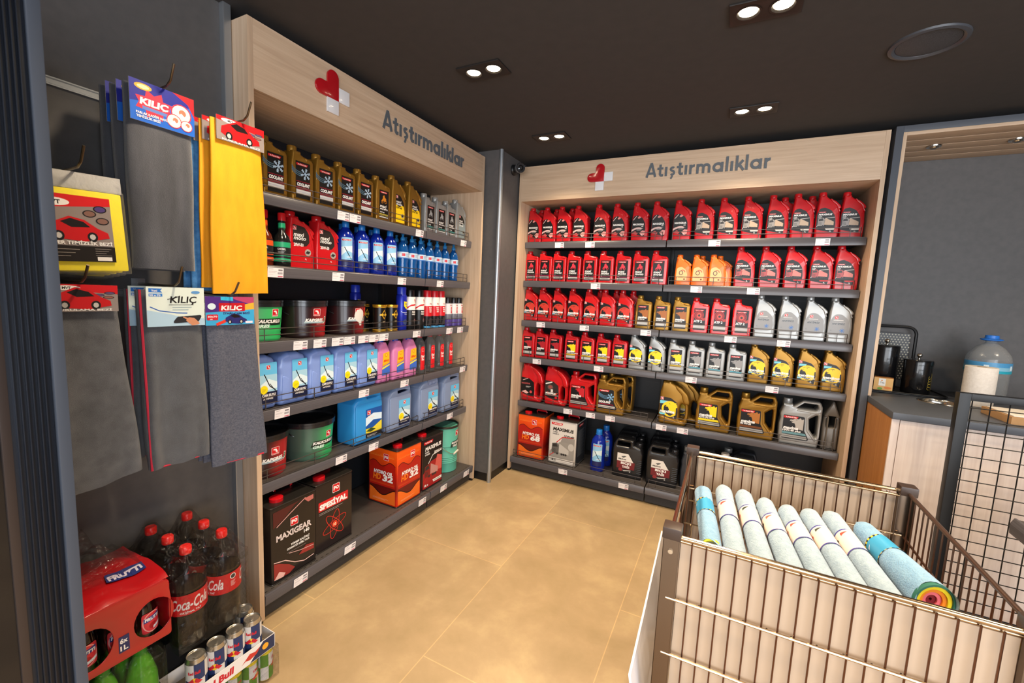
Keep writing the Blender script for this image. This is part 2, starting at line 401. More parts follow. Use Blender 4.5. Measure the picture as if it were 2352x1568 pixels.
def guard(mb, x0, x1, y, z, dep=.014):
    """three-rail wire guard along local x with returned ends"""
    h = [.006, .034, .062]; r = .0021
    for k in h[:1]: mb.tube([(x0, y+dep, z+k), (x0, y, z+k), (x1, y, z+k), (x1, y+dep, z+k)], r, WIRE, 6)
    mb.tube([(x0, y+dep, z+h[1]), (x0, y, z+h[1]), (x1, y, z+h[1]), (x1, y+dep, z+h[1])], r, WIRE, 6)
    mb.tube([(x0, y+dep, z+h[2]), (x0, y, z+h[2]), (x1, y, z+h[2]), (x1, y+dep, z+h[2])], r, WIRE, 6)
    n = max(2, round((x1-x0)/.26)); 
    for i in range(n+1):
        xx = x0+.05+(x1-x0-.1)*i/n; mb.tube([(xx, y+.002, z), (xx, y+.002, z+.063)], r, WIRE, 6)
    for xx in (x0, x1): mb.tube([(xx, y, z+.004), (xx, y, z+.063)], r, WIRE, 6)
def shelving(name, label, loc, rz, W, zh, levels, split, setback, depth, grain, text, emb, basegrd):
    """local frame: x 0..W along the front, y 0 front to depth, z up"""
    t = thing(name, label, 'shelving unit', loc, rz); T = .022
    for x0 in (0, W-T):
        b = MB(); board(b, (x0, 0, .02), (x0+T, depth, ZT), OAK_Z); b.box((x0+.003, .01, 0), (x0+T-.003, .04, .02), BLACKM); b.box((x0+.003, depth-.05, 0), (x0+T-.003, depth-.02, .02), BLACKM)
        put('side_panel', b.mesh('side_panel', 30), t)
    b = MB(); board(b, (T, 0.0005, zh), (W-T, .020, ZT), grain); board(b, (T, .020, zh), (W-T, depth-.02, zh+.018), OAK_X)
    hd = put('header_board', b.mesh('header_board', 30), t)
    tx, tz, ts = text; b, wd = letters('AtiStirmaliklar', 0, ts, GREY)
    k = emb[3]/wd
    o = put('lettering', b.mesh('lettering', 0), hd, 'grey lettering Atıştırmalıklar'); o.location = (tx, 0, tz); o.scale = (k, 1, 1)
    ex, ez, es, _ = emb      # emblem centre (inner corner), arm size
    arm = []
    for a in range(0, 13): arm.append((ex-es/2+es/2*math.cos(math.radians(15*a)), ez+es*1.5+es/2*math.sin(math.radians(15*a))))
    arm.append((ex-es, ez+es))
    for a in range(6, 19): arm.append((ex-es*1.5+es/2*math.cos(math.radians(15*a)), ez+es/2+es/2*math.sin(math.radians(15*a))))
    arm.append((ex, ez))
    put('emblem_heart', MB().plate(arm, RED, .010, .0015, y=-.005).mesh('emblem_heart'), hd, 'glossy red acrylic heart')
    put('emblem_square', MB().box((ex-es, -.009, ez-es), (ex, 0, ez), WHT, .0015).mesh('emblem_square'), hd, 'white acrylic square')
    put('emblem_square', MB().box((ex, -.009, ez), (ex+es, 0, ez+es), WHT, .0015).mesh('emblem_square'), hd, 'white acrylic square')
    b = MB().box((T, depth-.02, .02), (W-T, depth-.005, zh), BACKP)
    for i in range(1, 9): b.box((T, depth-.021, .1+i*.24), (W-T, depth-.019, .103+i*.24), BLACKM)
    put('back_panel', b.mesh('back_panel', 0), t)
    for x in (split,): put('upright', MB().box((x-.012, depth-.05, .1), (x+.012, depth-.02, zh-.05), BLACKM, .002).mesh('upright'), t)
    for bay, (x0, x1) in enumerate(((T+.004, split-.004), (split+.004, W-T-.004))):
        for z in levels[bay]:
            b = MB().box((x0, setback+.014, z-.028), (x1, depth-.03, z-.004), SHELF, .001)
            s = put('shelf', b.mesh('shelf', 30), t)
            b = MB().prism([(setback+.014, z-.002), (setback+.004, z), (setback, z-.006), (setback+.004, z-.048), (setback+.010, z-.05), (setback+.014, z-.046)], RAIL, 0, x0, x1)
            put('price_rail', b.mesh('price_rail', 50), s)
            b = MB(); guard(b, x0+.03, x1-.03, setback+.012, z-.004); put('wire_guard', b.mesh('wire_guard', 60), s)
        z = .13
        b = MB().box((x0, .012, z-.03), (x1, depth-.03, z-.002), SHELF, .001).box((x0, .028, .012), (x1, .045, z-.05), DARK)
        n = int((x1-x0)/.033)
        for i in range(n): b.box((x0+.01+i*.033, .022, z-.002), (x0+.024+i*.033, .0255, z-.0014), BLACKM)
        s = put('base_shelf', b.mesh('base_shelf', 30), t)
        b = MB().prism([(.012, z), (.003, z+.001), (-.002, z-.006), (.002, z-.05), (.008, z-.054), (.012, z-.05)], RAIL, 0, x0, x1)
        put('price_rail', b.mesh('price_rail', 50), s)
        if basegrd: b = MB(); guard(b, x0+.02, x1-.02, .014, z-.002); put('wire_guard', b.mesh('wire_guard', 60), s)
    return t
LZ = [1.883, 1.575, 1.243, .936, .602]; RZ = [1.930, 1.615, 1.286, .977, .598]
shelving('shelving_unit', 'oak shelving unit on the left with coolant, buckets and wiper fluid', (XL, YA, 0), PI/2, YB_-YA, ZH, (LZ, LZ), 2.268-YA, .08, .50, OAK_X,
         (1.779-YA, 2.341, .096), (1.491-YA, 2.351, .0625, 2.556-1.779), False)
shelving('shelving_unit', 'oak shelving unit on the back wall with red and gold oil bottles', (XA, YR, 0), 0, XB-XA, ZHR, (RZ, RZ), -.441-XA, .10, .545, OAK_X,
         (-.602-XA, 2.344, .094), (-.893-XA, 2.341, .0625, .155+.602), True)
# ------------------------------------------------------------------ printed marks
W_, K_, R_, Y_ = '#e2e0de', '#0d0c0e', '#c3151f', '#f2c811'
def badge(a, x, z, s, po=False):
    a.rrect(x-s/2, z-s/2, x+s/2, z+s/2, '#e9dede', s*.1); a.rrect(x-s*.46, z-s*.46, x+s*.46, z+s*.46, R_, s*.1)
    if po:
        a.text('P', x-s*.36, z-s*.22, s*.62, W_, .05); a.disc(x+s*.17, z+s*.02, s*.21, W_); a.poly([(x+.05*s, z+.1*s), (x+.2*s, z+.12*s), (x+.3*s, z-.08*s), (x+.2*s, z-.05*s), (x+.1*s, z+.0*s)], R_)
    else:
        a.poly([(x-.34*s, z+.2*s), (x-.1*s, z+.3*s), (x+.12*s, z+.24*s), (x+.32*s, z-.2*s), (x+.05*s, z-.2*s), (x-.02*s, z+.06*s), (x-.2*s, z+.1*s)], W_)
        a.text('Petrol Ofisi', x, z-.4*s, s*.17, W_, .02, align='c')
def strip(a, x, z, w, h, col=R_):
    a.poly([(x, z+h), (x+w, z+h), (x+w-h*.5, z), (x+h*.25, z), (x, z+h*.3)], col)
    a.poly([(x+.1*w, z+.75*h), (x+.2*w, z+.72*h), (x+.27*w, z+.2*h), (x+.2*w, z+.25*h), (x+.17*w, z+.5*h)], W_)
    a.text('Petrol Ofisi', x+.3*w, z+.25*h, h*.8, W_, .03, wid=w*.58)
def wolf(a, x, z, s, col, dark='#3b3a3a'):
    a.poly([(x+.0*s, z+.40*s), (x+.12*s, z+.46*s), (x+.10*s, z+.38*s), (x+.26*s, z+.42*s), (x+.14*s, z+.30*s), (x+.34*s, z+.28*s), (x+.42*s, z+.10*s), (x+.46*s, z-.2*s), (x+.95*s, z-.2*s), (x+.95*s, z+.66*s), (x+.8*s, z+.6*s), (x+.72*s, z+.72*s), (x+.6*s, z+.62*s), (x+.34*s, z+.62*s), (x+.2*s, z+.54*s), (x+.04*s, z+.53*s)], col)
    a.poly([(x+.4*s, z+.54*s), (x+.52*s, z+.5*s), (x+.46*s, z+.57*s)], dark)
def flake(a, x, z, r, col):
    for k in range(6):
        t = k*PI/3+.3; c, s = math.cos(t), math.sin(t)
        a.line([(x, z), (x+r*c, z+r*s)], r*.16, col)
        for q in (.45, .72):
            for d in (-.7, .7): a.line([(x+r*q*c, z+r*q*s), (x+r*q*c+r*.3*math.cos(t+d), z+r*q*s+r*.3*math.sin(t+d))], r*.12, col)
    a.disc(x, z, r*.2, col, n=6)
def truck(a, x, z, w, c1, c2='#d9d5d0', dark='#2a2a2c'):
    a.poly([(x, z+.1*w), (x+.02*w, z+.55*w), (x+.3*w, z+.62*w), (x+.42*w, z+.5*w), (x+.42*w, z), (x+.05*w, z)], c1)
    a.poly([(x+.42*w, z+.1*w), (x+.45*w, z+.6*w), (x+w, z+.3*w), (x+w, z+.05*w)], c2)
    a.poly([(x+.05*w, z+.36*w), (x+.06*w, z+.52*w), (x+.28*w, z+.57*w), (x+.36*w, z+.4*w)], dark)
    for i in range(4): a.line([(x+.03*w, z+(.1+.06*i)*w), (x+.25*w, z+(.06+.06*i)*w)], .02*w, dark)
    for q in (.34, .6, .72, .84): a.disc(x+q*w, z+.02*w, .06*w, dark, n=10)
def bike(a, x, z, s, col):
    a.poly([(x-.1*s, z+.5*s), (x+.08*s, z+.55*s), (x+.14*s, z+.3*s), (x+.4*s, z+.12*s), (x+.34*s, z-.2*s), (x+.1*s, z-.3*s), (x-.05*s, z-.12*s), (x-.3*s, z-.34*s), (x-.42*s, z-.2*s), (x-.3*s, z+.02*s), (x-.2*s, z+.16*s), (x-.22*s, z+.34*s)], col)
    a.ring(x-.3*s, z-.3*s, .17*s, .2*s, .05*s, col, n=10); a.ring(x+.3*s, z-.26*s, .17*s, .2*s, .05*s, col, n=10)
def lines(a, x, z, w, n, col=W_, h=.002, gap=.0045):
    for i in range(n): a.rect(x, z-i*gap, x+w*(1-.17*((i*7) % 3)), z-i*gap+h, col)

# ------------------------------------------------------------------ container shapes, fronts at y = -depth/2 (origin under the middle)
def cap_mb(x, z, r, h, mat, y=0, n=28, dome=.003):
    b = MB().lathe([(r*.97, z), (r, z+.002), (r, z+h-dome), (r*.93, z+h)], mat, n, (x, y), rib=.04)
    b.lathe([(r*1.06, z-.004), (r*1.06, z), (r*.9, z+.0005)], mat, 20, (x, y)); return b.mesh('cap', 50)
SLOPE = rnd([(-.064, 0, .012), (.062, 0, .012), (.0655, .02), (.0665, .10, .06), (.062, .155, .05), (.058, .182, .004), (.066, .186, .006), (.060, .200, .02), (.032, .226, .03), (-.004, .246, .02), (-.016, .256, .006), (-.017, .264, .001), (-.055, .264, .001), (-.056, .252, .006), (-.062, .20, .05), (-.066, .10, .06)], .01)
def slope_body(mat, k=1.0, kx=1.0):
    sc = lambda P: [(x*kx, z*k) for x, z in P]
    b = MB().plate(sc(SLOPE), mat, .074, .011, res=3)
    b.plate(sc(rnd([(.062, .155, .01), (.058, .182, .004), (.0665, .186, .004), (.061, .201, .02), (.033, .227, .03), (-.003, .247, .01), (.012, .222, .05), (.038, .200, .03), (.047, .175, .02)], .01)), mat, .082, .006)
    for i in range(3): b.plate(sc([(.046+i*.0055, .035), (.049+i*.0055, .035), (.051+i*.0052, .10), (.048+i*.0048, .155), (.045+i*.0048, .155), (.048+i*.0055, .10)]), mat, .077, .0012, res=1)
    return b.mesh('body', 40)
BOXY = rnd([(-.058, 0, .010), (.058, 0, .010), (.0595, .10), (.0595, .192, .012), (.050, .206, .01), (.008, .210, .012), (-.008, .216, .006), (-.0125, .228, .001), (-.0515, .228, .001), (-.053, .214, .004), (-.060, .17, .03), (-.060, .10)], .01)
def boxy_body(mat, k=1.0):
    b = MB().plate([(x*.97, z*k) for x, z in BOXY], mat, .072, .009, res=3)
    b.plate([(x, z*k) for x, z in rnd([(.010, .205), (.048, .200), (.054, .186), (.016, .192)], .003)], mat, .076, .004)
    b.plate([(x, z*k) for x, z in rnd([(-.055, .03), (-.047, .03), (-.047, .14), (-.055, .125)], .003)], mat, .0745, .002, res=1)
    return b.mesh('body', 40)
JUG = rnd([(-.118, 0, .014), (.115, 0, .014), (.121, .05, .03), (.124, .2, .05), (.124, .268, .03), (.108, .304, .018), (.008, .304, .02), (-.046, .258, .03), (-.050, .262, .002), (-.052, .272, .001), (-.108, .272, .001), (-.108, .25, .006), (-.122, .20, .02), (-.118, .17, .02), (-.124, .13, .02), (-.122, .05)], .01)
H1 = rnd([(-.028, .248, .004), (.014, .285, .008), (.092, .285, .01), (.098, .262, .008), (.086, .248, .006)], .006)
H2 = rnd([(.052, .185, .01), (.102, .222, .01), (.106, .08, .01), (.098, .066, .006), (.060, .115, .01)], .006)
def jug_body(mat):
    b = MB().plate(JUG, mat, .105, .013, [H1, H2], res=3)
    b.plate(rnd([(-.024, .240), (.096, .240), (.108, .262), (.118, .262), (.118, .236), (.092, .228), (.046, .19), (.056, .112), (.104, .052), (.094, .042), (.042, .104), (.034, .196), (.06, .226), (-.03, .230)], .006), mat, .109, .004)
    return b.mesh('body', 40)
ARCH = rnd([(-.098, 0, .02), (.088, 0, .03), (.104, .03, .03), (.110, .10, .05), (.106, .165, .02), (.110, .185, .012), (.095, .235, .05), (.050, .280, .05), (.0, .304, .03), (-.022, .316, .01), (-.024, .321, .001), (-.082, .321, .001), (-.084, .31, .01), (-.1, .24, .06), (-.104, .1, .06)], .01)
HA = rnd([(.050, .040, .012), (.072, .040, .014), (.086, .075, .03), (.084, .150, .012), (.060, .170, .012), (.050, .15, .02), (.044, .10, .03)], .008)
def arch_body(mat):
    b = MB().plate(ARCH, mat, .115, .018, [HA], res=3)
    b.plate(rnd([(.110, .166, .006), (.111, .187, .01), (.096, .236, .05), (.051, .281, .05), (.0, .305, .03), (.012, .27, .04), (.05, .235, .05), (.066, .185, .02), (.078, .168, .01)], .01), mat, .128, .009)
    b.plate(rnd([(-.09, .03), (.03, .014), (.085, .02), (.03, .032), (-.02, .045), (-.09, .06)], .01), mat, .119, .004)
    return b.mesh('body', 40)
def lab(art, y=-.0375, name='label', fn=None, strips=0):
    return art.lay(MB(), fn or flat(y), strips).mesh(name, 0)
def clipart(art, poly):
    """keep artwork inside a convex outline"""
    cx = sum(p[0] for p in poly)/len(poly); cz = sum(p[1] for p in poly)/len(poly); out = []
    for P, F, col, z in art.e:
        if F is None: F = [tuple(t) for t in tessellate_polygon([[Vector((a, b, 0)) for a, b in P]])] if len(P) > 4 else [tuple(range(len(P)))]
        P2 = []; F2 = []
        for f in F:
            q = [P[i] for i in f]
            for i in range(len(poly)):
                (x0, z0), (x1, z1) = poly[i-1], poly[i]; nx, nz = -(z1-z0), (x1-x0)
                if (cx-x0)*nx+(cz-z0)*nz < 0: nx, nz = -nx, -nz
                r = []
                for j in range(len(q)):
                    A, B = q[j-1], q[j]; da = (A[0]-x0)*nx+(A[1]-z0)*nz; db = (B[0]-x0)*nx+(B[1]-z0)*nz
                    if (da >= 0) != (db >= 0): t = da/(da-db); r.append((A[0]+(B[0]-A[0])*t, A[1]+(B[1]-A[1])*t))
                    if db >= 0: r.append(B)
                q = r
                if len(q) < 3: break
            if len(q) >= 3: F2.append(tuple(range(len(P2), len(P2)+len(q)))); P2 += q
        if F2: out.append((P2, F2, col, z))
    art.e = out; return art
REDP = M('#b6101a', .28, name='red_plastic', coat=.2); REDP2 = M('#ba161c', .22, name='red_glossy_plastic', coat=.3)
GOLD = M('#8f6824', .34, .55, name='gold_plastic'); GOLDY = M('#9c742a', .3, .55, name='gold_cap')
SILV = M('#989896', .32, .4, name='silver_plastic'); ORNG = M('#f2701a', .32, name='orange_plastic', coat=.2)
LSL = rnd([(-.057, .058, .004), (.0, .044, .02), (.036, .036, .006), (.041, .09, .05), (.036, .135, .05), (.014, .172, .03), (-.02, .190, .02), (-.046, .184, .02), (-.057, .15, .01)], .01)
def label_gear():
    a = Art(); a.poly(LSL, K_)
    a.ring(-.03, .06, .055, .03, .012, '#c7a5a2', .5, 14, .2, 2.2); a.poly([(.0, .062), (.02, .08), (.05, .075), (.04, .05), (.02, .04)], '#c98a86'); a.poly([(-.057, .06), (-.03, .075), (-.01, .06), (-.02, .05)], '#b8484a')
    a.line([(-.05, .155), (-.025, .185)], .004, '#d8b0ae'); a.disc(-.005, .175, .014, '#c77e7a', .008, rot=.5)
    a.text('MAXIGEAR', -.048, .118, .018, W_, .04, wid=.078); a.text('140', .012, .106, .010, W_, .03); lines(a, -.02, .094, .045, 3, '#b9b5b4', .0018, .006); a.text('1L', .012, .046, .012, W_, .03)
    return lab(clipart(a, [(-.057, .054), (.036, .036), (.041, .09), (.036, .135), (.014, .172), (-.02, .190), (-.046, .184), (-.057, .15)]))
def label_truck(red=False):
    a = Art(); a.poly(LSL, K_); strip(a, -.05, .158, .038, .007); a.text('MAXIMUS', -.05, .143, .014, W_, .05, .2, wid=.07); a.text('SUPER', -.05, .133, .007, W_, .02); a.text('DIESEL', -.05, .126, .006, W_, .02)
    a.line([(-.054, .075), (-.01, .125), (.035, .130)], .0025, '#d2d0ce')
    truck(a, -.05, .078, .082, '#8f8b88' if not red else '#a5484a', '#b39c86' if not red else '#c9756f')
    a.poly([(-.01, .064), (.04, .064), (.036, .054), (-.004, .054)], '#cfcac4' if not red else R_); a.text('1L', .014, .042, .011, W_, .03)
    return lab(clipart(a, [(-.057, .054), (.036, .036), (.041, .09), (.036, .135), (.014, .172), (-.02, .190), (-.046, .184), (-.057, .15)]))
LS2 = rnd([(-.058, .062, .003), (.0, .052, .02), (.034, .034, .004), (.041, .09, .05), (.036, .14, .05), (.012, .170, .03), (-.058, .188, .003)], .01)
def label_wolf(c1, c2, tint, txt='15W-40', hexc='#7fb7c9'):
    a = Art(); a.poly(LS2, K_); badge(a, -.047, .176, .018)
    a.poly([(-.054, .163), (-.014, .163), (-.018, .152), (-.054, .148)], tint)
    a.ring(-.006, .105, .046, .046, .010, c1, 0, 22, .3, 5.6)
    wolf(a, -.046, .092, .082, c2); a.text('maxima', -.056, .082, .024, W_, .045, .25, wid=.090)
    a.poly([(-.058, .078), (-.03, .078), (-.034, .069), (-.058, .067)], hexc); a.text(txt, -.03, .068, .011, W_, .03, .1); a.text('1L', .012, .046, .012, W_, .03, .2)
    return lab(clipart(a, [(-.058, .058), (.034, .034), (.041, .09), (.036, .14), (.012, .170), (-.058, .188)]))
def label_antifreeze():
    a = Art(); a.poly(rnd([(-.060, .05, .01), (.02, .052, .02), (.046, .06, .02), (.050, .10, .05), (.040, .15, .05), (.004, .182, .03), (-.03, .182, .03), (-.058, .13, .03)], .01), '#8a8b8d')
    badge(a, -.022, .160, .018); lines(a, -.036, .143, .05, 1, W_, .0025); a.text('ANTİFRİZ', -.042, .118, .014, '#3a4550', .02, .1, wid=.066); a.rect(-.042, .132, .026, .1325, '#d9d9d9')
    for k in range(4): t = k*PI/4; a.line([(.012-.014*math.cos(t), .082-.014*math.sin(t)), (.012+.014*math.cos(t), .082+.014*math.sin(t))], .0025, '#2f6db8')
    a.text('1L', -.046, .078, .008, '#3a4550', .0)
    return lab(a)
def label_moto():
    a = Art(); a.rect(-.042, .022, .036, .176, K_); strip(a, -.036, .160, .06, .009); bike(a, -.003, .128, .046, '#cc3040')
    a.text('maxi', -.036, .086, .024, W_, .02, .2, wid=.05); a.text('moto', -.036, .070, .024, W_, .02, .2, wid=.062); a.text('2T', -.036, .056, .010, W_, .02, .2)
    a.rect(-.042, .050, .036, .054, '#8a2a4a'); a.rect(-.042, .028, .036, .044, '#b9b3b0'); lines(a, -.03, .036, .05, 1, '#555555', .003)
    return lab(a, -.0365)
def label_max(c_w, band, txt='15W-50', c_bg=K_):
    a = Art(); a.rect(-.040, .024, .036, .180, c_bg); strip(a, -.036, .162, .056, .010); wolf(a, -.036, .098, .074, c_w)
    a.text('maxima', -.037, .082, .022, W_, .05, .25, wid=.064); a.text(txt, -.037, .070, .011, W_, .04, .1)
    a.rect(-.040, .056, .036, .066, band); a.rect(-.040, .034, .036, .054, '#a9a8a7'); a.rect(-.040, .045, .036, .047, '#cfcfce')
    return lab(a, -.0365)
def label_atf():
    a = Art(); a.rect(-.038, .024, .038, .176, K_); strip(a, -.034, .158, .06, .009); a.disc(-.006, .128, .026, '#8a1c1e', .030); a.disc(-.004, .126, .015, '#c9473c', .018); a.disc(-.004, .126, .008, '#1b1b1b'); a.ring(-.006, .128, .03, .034, .003, R_)
    a.line([(.01, .11), (.028, .098)], .005, '#c84740'); a.poly([(.014, .104), (.036, .114), (.036, .094), (.02, .09)], '#a53530')
    a.text('ATF 2', -.036, .078, .022, W_, .04, wid=.054); a.rect(-.038, .036, .038, .058, '#a6a3a3'); a.rect(-.038, .045, .038, .048, '#d0cecc')
    return lab(a, -.0365)
def label_coolant():
    a = Art(); a.rect(-.040, .020, .036, .184, K_); strip(a, -.036, .166, .060, .010)
    for i in range(3): a.ring(-.03, .135+.008*i, .03, .012, .004, '#4a6a7c', -.3, 10, 3.2, 5.6)
    flake(a, .010, .132, .026, '#a6bfd6'); a.rect(-.040, .092, .036, .096, '#7a1424'); a.text('COOLANT', -.036, .074, .020, W_, .06, .15, wid=.068)
    a.rect(-.040, .060, .036, .070, '#8f1730'); a.rect(-.040, .040, .036, .058, '#b9b6b4'); a.rect(-.040, .046, .036, .054, '#e0dedc')
    return lab(a, -.0365)
def label_orange():
    a = Art(); a.poly(rnd([(-.052, .05, .01), (.036, .05, .01), (.038, .10, .04), (.024, .15, .03), (-.01, .165, .02), (-.05, .155, .02)], .01), '#e8a56a'); a.ring(-.012, .118, .014, .016, .006, '#4a3f3a', n=12); a.ring(-.002, .124, .018, .018, .006, '#c23a2a', n=8, a0=0, a1=2); a.disc(.014, .066, .006, '#7a3a22')
    lines(a, -.03, .09, .05, 2, '#c06a2a'); return lab(a)
def sl(key, cat, body, cap, label, kx=1, k=None):
    kx *= .93; k = k or (.955 if key.startswith(('wolf_gold', 'wolf_silver')) else .985 if key == 'trk2' else 1)
    kind(key, 'oil_bottle', cat, [('body', slope_body(body, k, kx)), ('cap', cap_mb(-.036*kx, .260*k, .0225*kx, .026*k, cap)), ('label', label)])
def bx(key, body, cap, label, cat='oil bottle', nm='oil_bottle'):
    kind(key, nm, cat, [('body', boxy_body(body)), ('cap', cap_mb(-.032, .226, .0215, .024, cap)), ('label', label)])
sl('gear', 'oil bottle', REDP, REDP, label_gear()); sl('trk', 'oil bottle', REDP, REDP, label_truck()); sl('trk2', 'oil bottle', REDP2, REDP, label_truck(True))
sl('wolf_red', 'oil bottle', REDP2, REDP2, label_wolf('#b8402c', '#c2362c', K_, '15W-40'))
sl('wolf_gold', 'oil bottle', GOLD, GOLD, label_wolf(Y_, Y_, '#6fc3d6', 'AUTO LPG 5W-30')); sl('wolf_silver', 'oil bottle', SILV, SILV, label_wolf(Y_, Y_, '#6fc3d6', 'AUTO LPG 10W-40'))
sl('antifreeze', 'antifreeze bottle', SILV, SILV, label_antifreeze())
bx('moto', REDP2, REDP2, label_moto()); bx('fm', GOLD, GOLDY, label_max('#9a5a22', '#3a2a1a', 'FM 5W-30')); bx('atf', M('#d81f22', .22, coat=.3), REDP2, label_atf())
bx('max_red', REDP, REDP, label_max('#a01e26', '#2a1416', '20W-50')); bx('max_yel', REDP, REDP, label_max(Y_, Y_, 'AUTO LPG 15W-50')); bx('sil_yel', SILV, SILV, label_max(Y_, Y_, 'AUTO LPG 10W-40')); bx('sil_blu', SILV, SILV, label_max('#8a898a', '#59b4cf', '10W-40 plus'))
bx('coolant', GOLD, GOLD, label_coolant(), 'coolant bottle', 'coolant_bottle')
kind('orange', 'oil_bottle', 'oil bottle', [('body', slope_body(ORNG, .77, .82)), ('cap', cap_mb(-.0295, .201, .0195, .020, ORNG)), ('label', lab((lambda a: a)(Art()), -.0375) if 0 else None)])
def _or():
    a = Art(); a.poly(rnd([(-.044, .036, .01), (.024, .036, .01), (.030, .08, .04), (.018, .115, .03), (-.01, .135, .02), (-.042, .125, .02)], .01), '#eeb27a'); a.ring(-.012, .092, .012, .014, .005, '#4a3f3a', n=12); a.ring(-.002, .097, .015, .015, .005, '#c23a2a', n=8, a0=0, a1=2.2); lines(a, -.03, .064, .04, 2, '#d0803a', .0015); a.disc(.012, .048, .006, '#7a3a22', n=10); return lab(a)
KIND['orange'][2][2] = ('label', _or())
# gold and silver motorcycle bottles of the left unit
def label_mm(bk, low, t='10W-40', s=1.0):
    a = Art(); a.poly([(x*s, z*s) for x, z in rnd([(-.030, .12, .004), (.0, .108, .02), (.034, .122, .01), (.041, .10, .01), (.038, .14, .04), (.010, .176, .03), (-.030, .182, .004)], .01)], bk)
    a.poly([(x*s, z*s) for x, z in rnd([(-.030, .02, .004), (.046, .02, .006), (.048, .08, .02), (.036, .128, .02), (.0, .110, .02), (-.030, .122, .004)], .01)], low)
    badge(a, -.020*s, .168*s, .016*s); a.text('maxi', -.028*s, .134*s, .020*s, W_, .02, .15, wid=.044*s); a.text('moto', -.028*s, .120*s, .020*s, W_, .02, .15, wid=.052*s); a.text(t, -.028*s, .100*s, .017*s, W_ if low != Y_ else K_, .03, 0, wid=.05*s)
    a.disc(.028*s, .062*s, .012*s, '#8a8478'); a.poly([(.018*s, .058*s), (.026*s, .068*s), (.038*s, .064*s), (.03*s, .056*s)], K_); return lab(a, -.0375)
sl('mm_gold', 'oil bottle', GOLD, GOLD, label_mm(K_, Y_, '10W-40')); sl('mm_silver', 'oil bottle', SILV, SILV, label_mm(K_, '#7e8c90', '15W-50'))
def label_gb(c):
    a = Art(); a.rect(-.036, .022, .038, .176, K_); strip(a, -.030, .160, .056, .009); bike(a, .0, .126, .044, c)
    a.text('maxi', -.032, .080, .024, W_, .02, .2, wid=.052); a.text('moto', -.032, .064, .024, W_, .02, .2, wid=.062); a.text('10W-40', -.032, .050, .011, W_, .02, .1); a.rect(-.036, .034, .038, .046, '#b5a23a' if c != '#9a9c9e' else '#3f8f8a'); a.rect(-.036, .024, .038, .030, '#bdbab8'); return lab(a, -.0365)
bx('gb_gold', GOLD, GOLD, label_gb('#c0781e')); bx('gb_silver', SILV, SILV, label_gb('#9a9c9e'))
def label_big():
    a = Art(); a.poly(rnd([(-.050, .128, .006), (.02, .112, .02), (.040, .135, .01), (.036, .175, .03), (.012, .205, .02), (-.050, .212, .006)], .01), '#26211f')
    badge(a, -.040, .196, .018); a.text('maxi', -.046, .158, .026, W_, .02, .15, wid=.055); a.text('moto', -.046, .142, .026, W_, .02, .15, wid=.066); a.text('20W-50', -.046, .112, .020, W_, .03, 0, wid=.052)
    a.disc(.030, .086, .017, '#9c9892'); a.poly([(.016, .082), (.026, .094), (.044, .09), (.034, .078)], '#2a2a2a'); a.text('1L', .014, .05, .010, W_, .03); return lab(a, -.0375)
kind('mm_red', 'oil_bottle', 'oil bottle', [('body', slope_body(REDP2, .95, 1.03)), ('cap', cap_mb(-.039, .247, .0245, .025, REDP2)), ('label', label_big())])
# jugs
def label_jug(c_w, band, t, coolant=False, c_t=W_, gloss='#2b2a2c'):
    a = Art(); P = rnd([(-.102, .040, .004), (.052, .040, .01), (.060, .052, .01), (.030, .105, .02), (.026, .196, .012), (-.102, .196, .004)], .01); a.poly(P, K_ if not coolant else '#13161a')
    strip(a, -.100, .177, .088, .014)
    if coolant:
        for i in range(3): a.ring(-.06, .145+.010*i, .045, .018, .006, '#48708c', -.3, 12, 3.2, 5.8)
        flake(a, .002, .138, .030, '#7fb0d6'); a.text('COOLANT', -.098, .088, .024, W_, .06, .12, wid=.105); a.rect(-.102, .076, .030, .082, '#8f1730'); a.rect(-.102, .050, .044, .068, '#bdbab8')
    else:
        wolf(a, -.062, .122, .088, c_w)
        a.poly([(-.102, .092), (.040, .088), (.030, .105), (-.102, .118)], K_)
        a.text('maxima', -.098, .104, .028, c_t, .045, .22, wid=.092); a.text(t, -.100, .090, .015, c_t, .045, .05, wid=.11 if len(t) > 8 else .07)
        a.poly([(-.102, .072), (.044, .072), (.036, .086), (-.102, .086)], band); a.poly([(-.102, .046), (.050, .046), (.046, .066), (-.102, .068)], '#9a9a99')
    return lab(a, -.053)
kind('jug_red', 'oil_jug', 'oil jug', [('body', jug_body(REDP2)), ('cap', cap_mb(-.080, .270, .029, .032, REDP2)), ('label', label_jug('#b8202a', '#2a1416', '20W-50'))])
kind('jug_cool', 'coolant_jug', 'coolant jug', [('body', jug_body(GOLD)), ('cap', cap_mb(-.080, .270, .029, .032, GOLDY)), ('label', label_jug('', '', '', True))])
kind('jug_lpg', 'oil_jug', 'oil jug', [('body', jug_body(GOLD)), ('cap', cap_mb(-.080, .270, .029, .032, GOLDY)), ('label', label_jug(Y_, Y_, 'AUTO LPG 5W-30'))])
kind('jug_fm', 'oil_jug', 'oil jug', [('body', jug_body(GOLD)), ('cap', cap_mb(-.080, .270, .029, .032, GOLDY)), ('label', label_jug('#a5662a', '#6a3a16', 'FM 5W-30'))])
kind('jug_sil', 'oil_jug', 'oil jug', [('body', jug_body(SILV)), ('cap', cap_mb(-.080, .270, .029, .032, SILV)), ('label', label_jug('#a9a39c', '#5f8a92', '10W-40 plus'))])
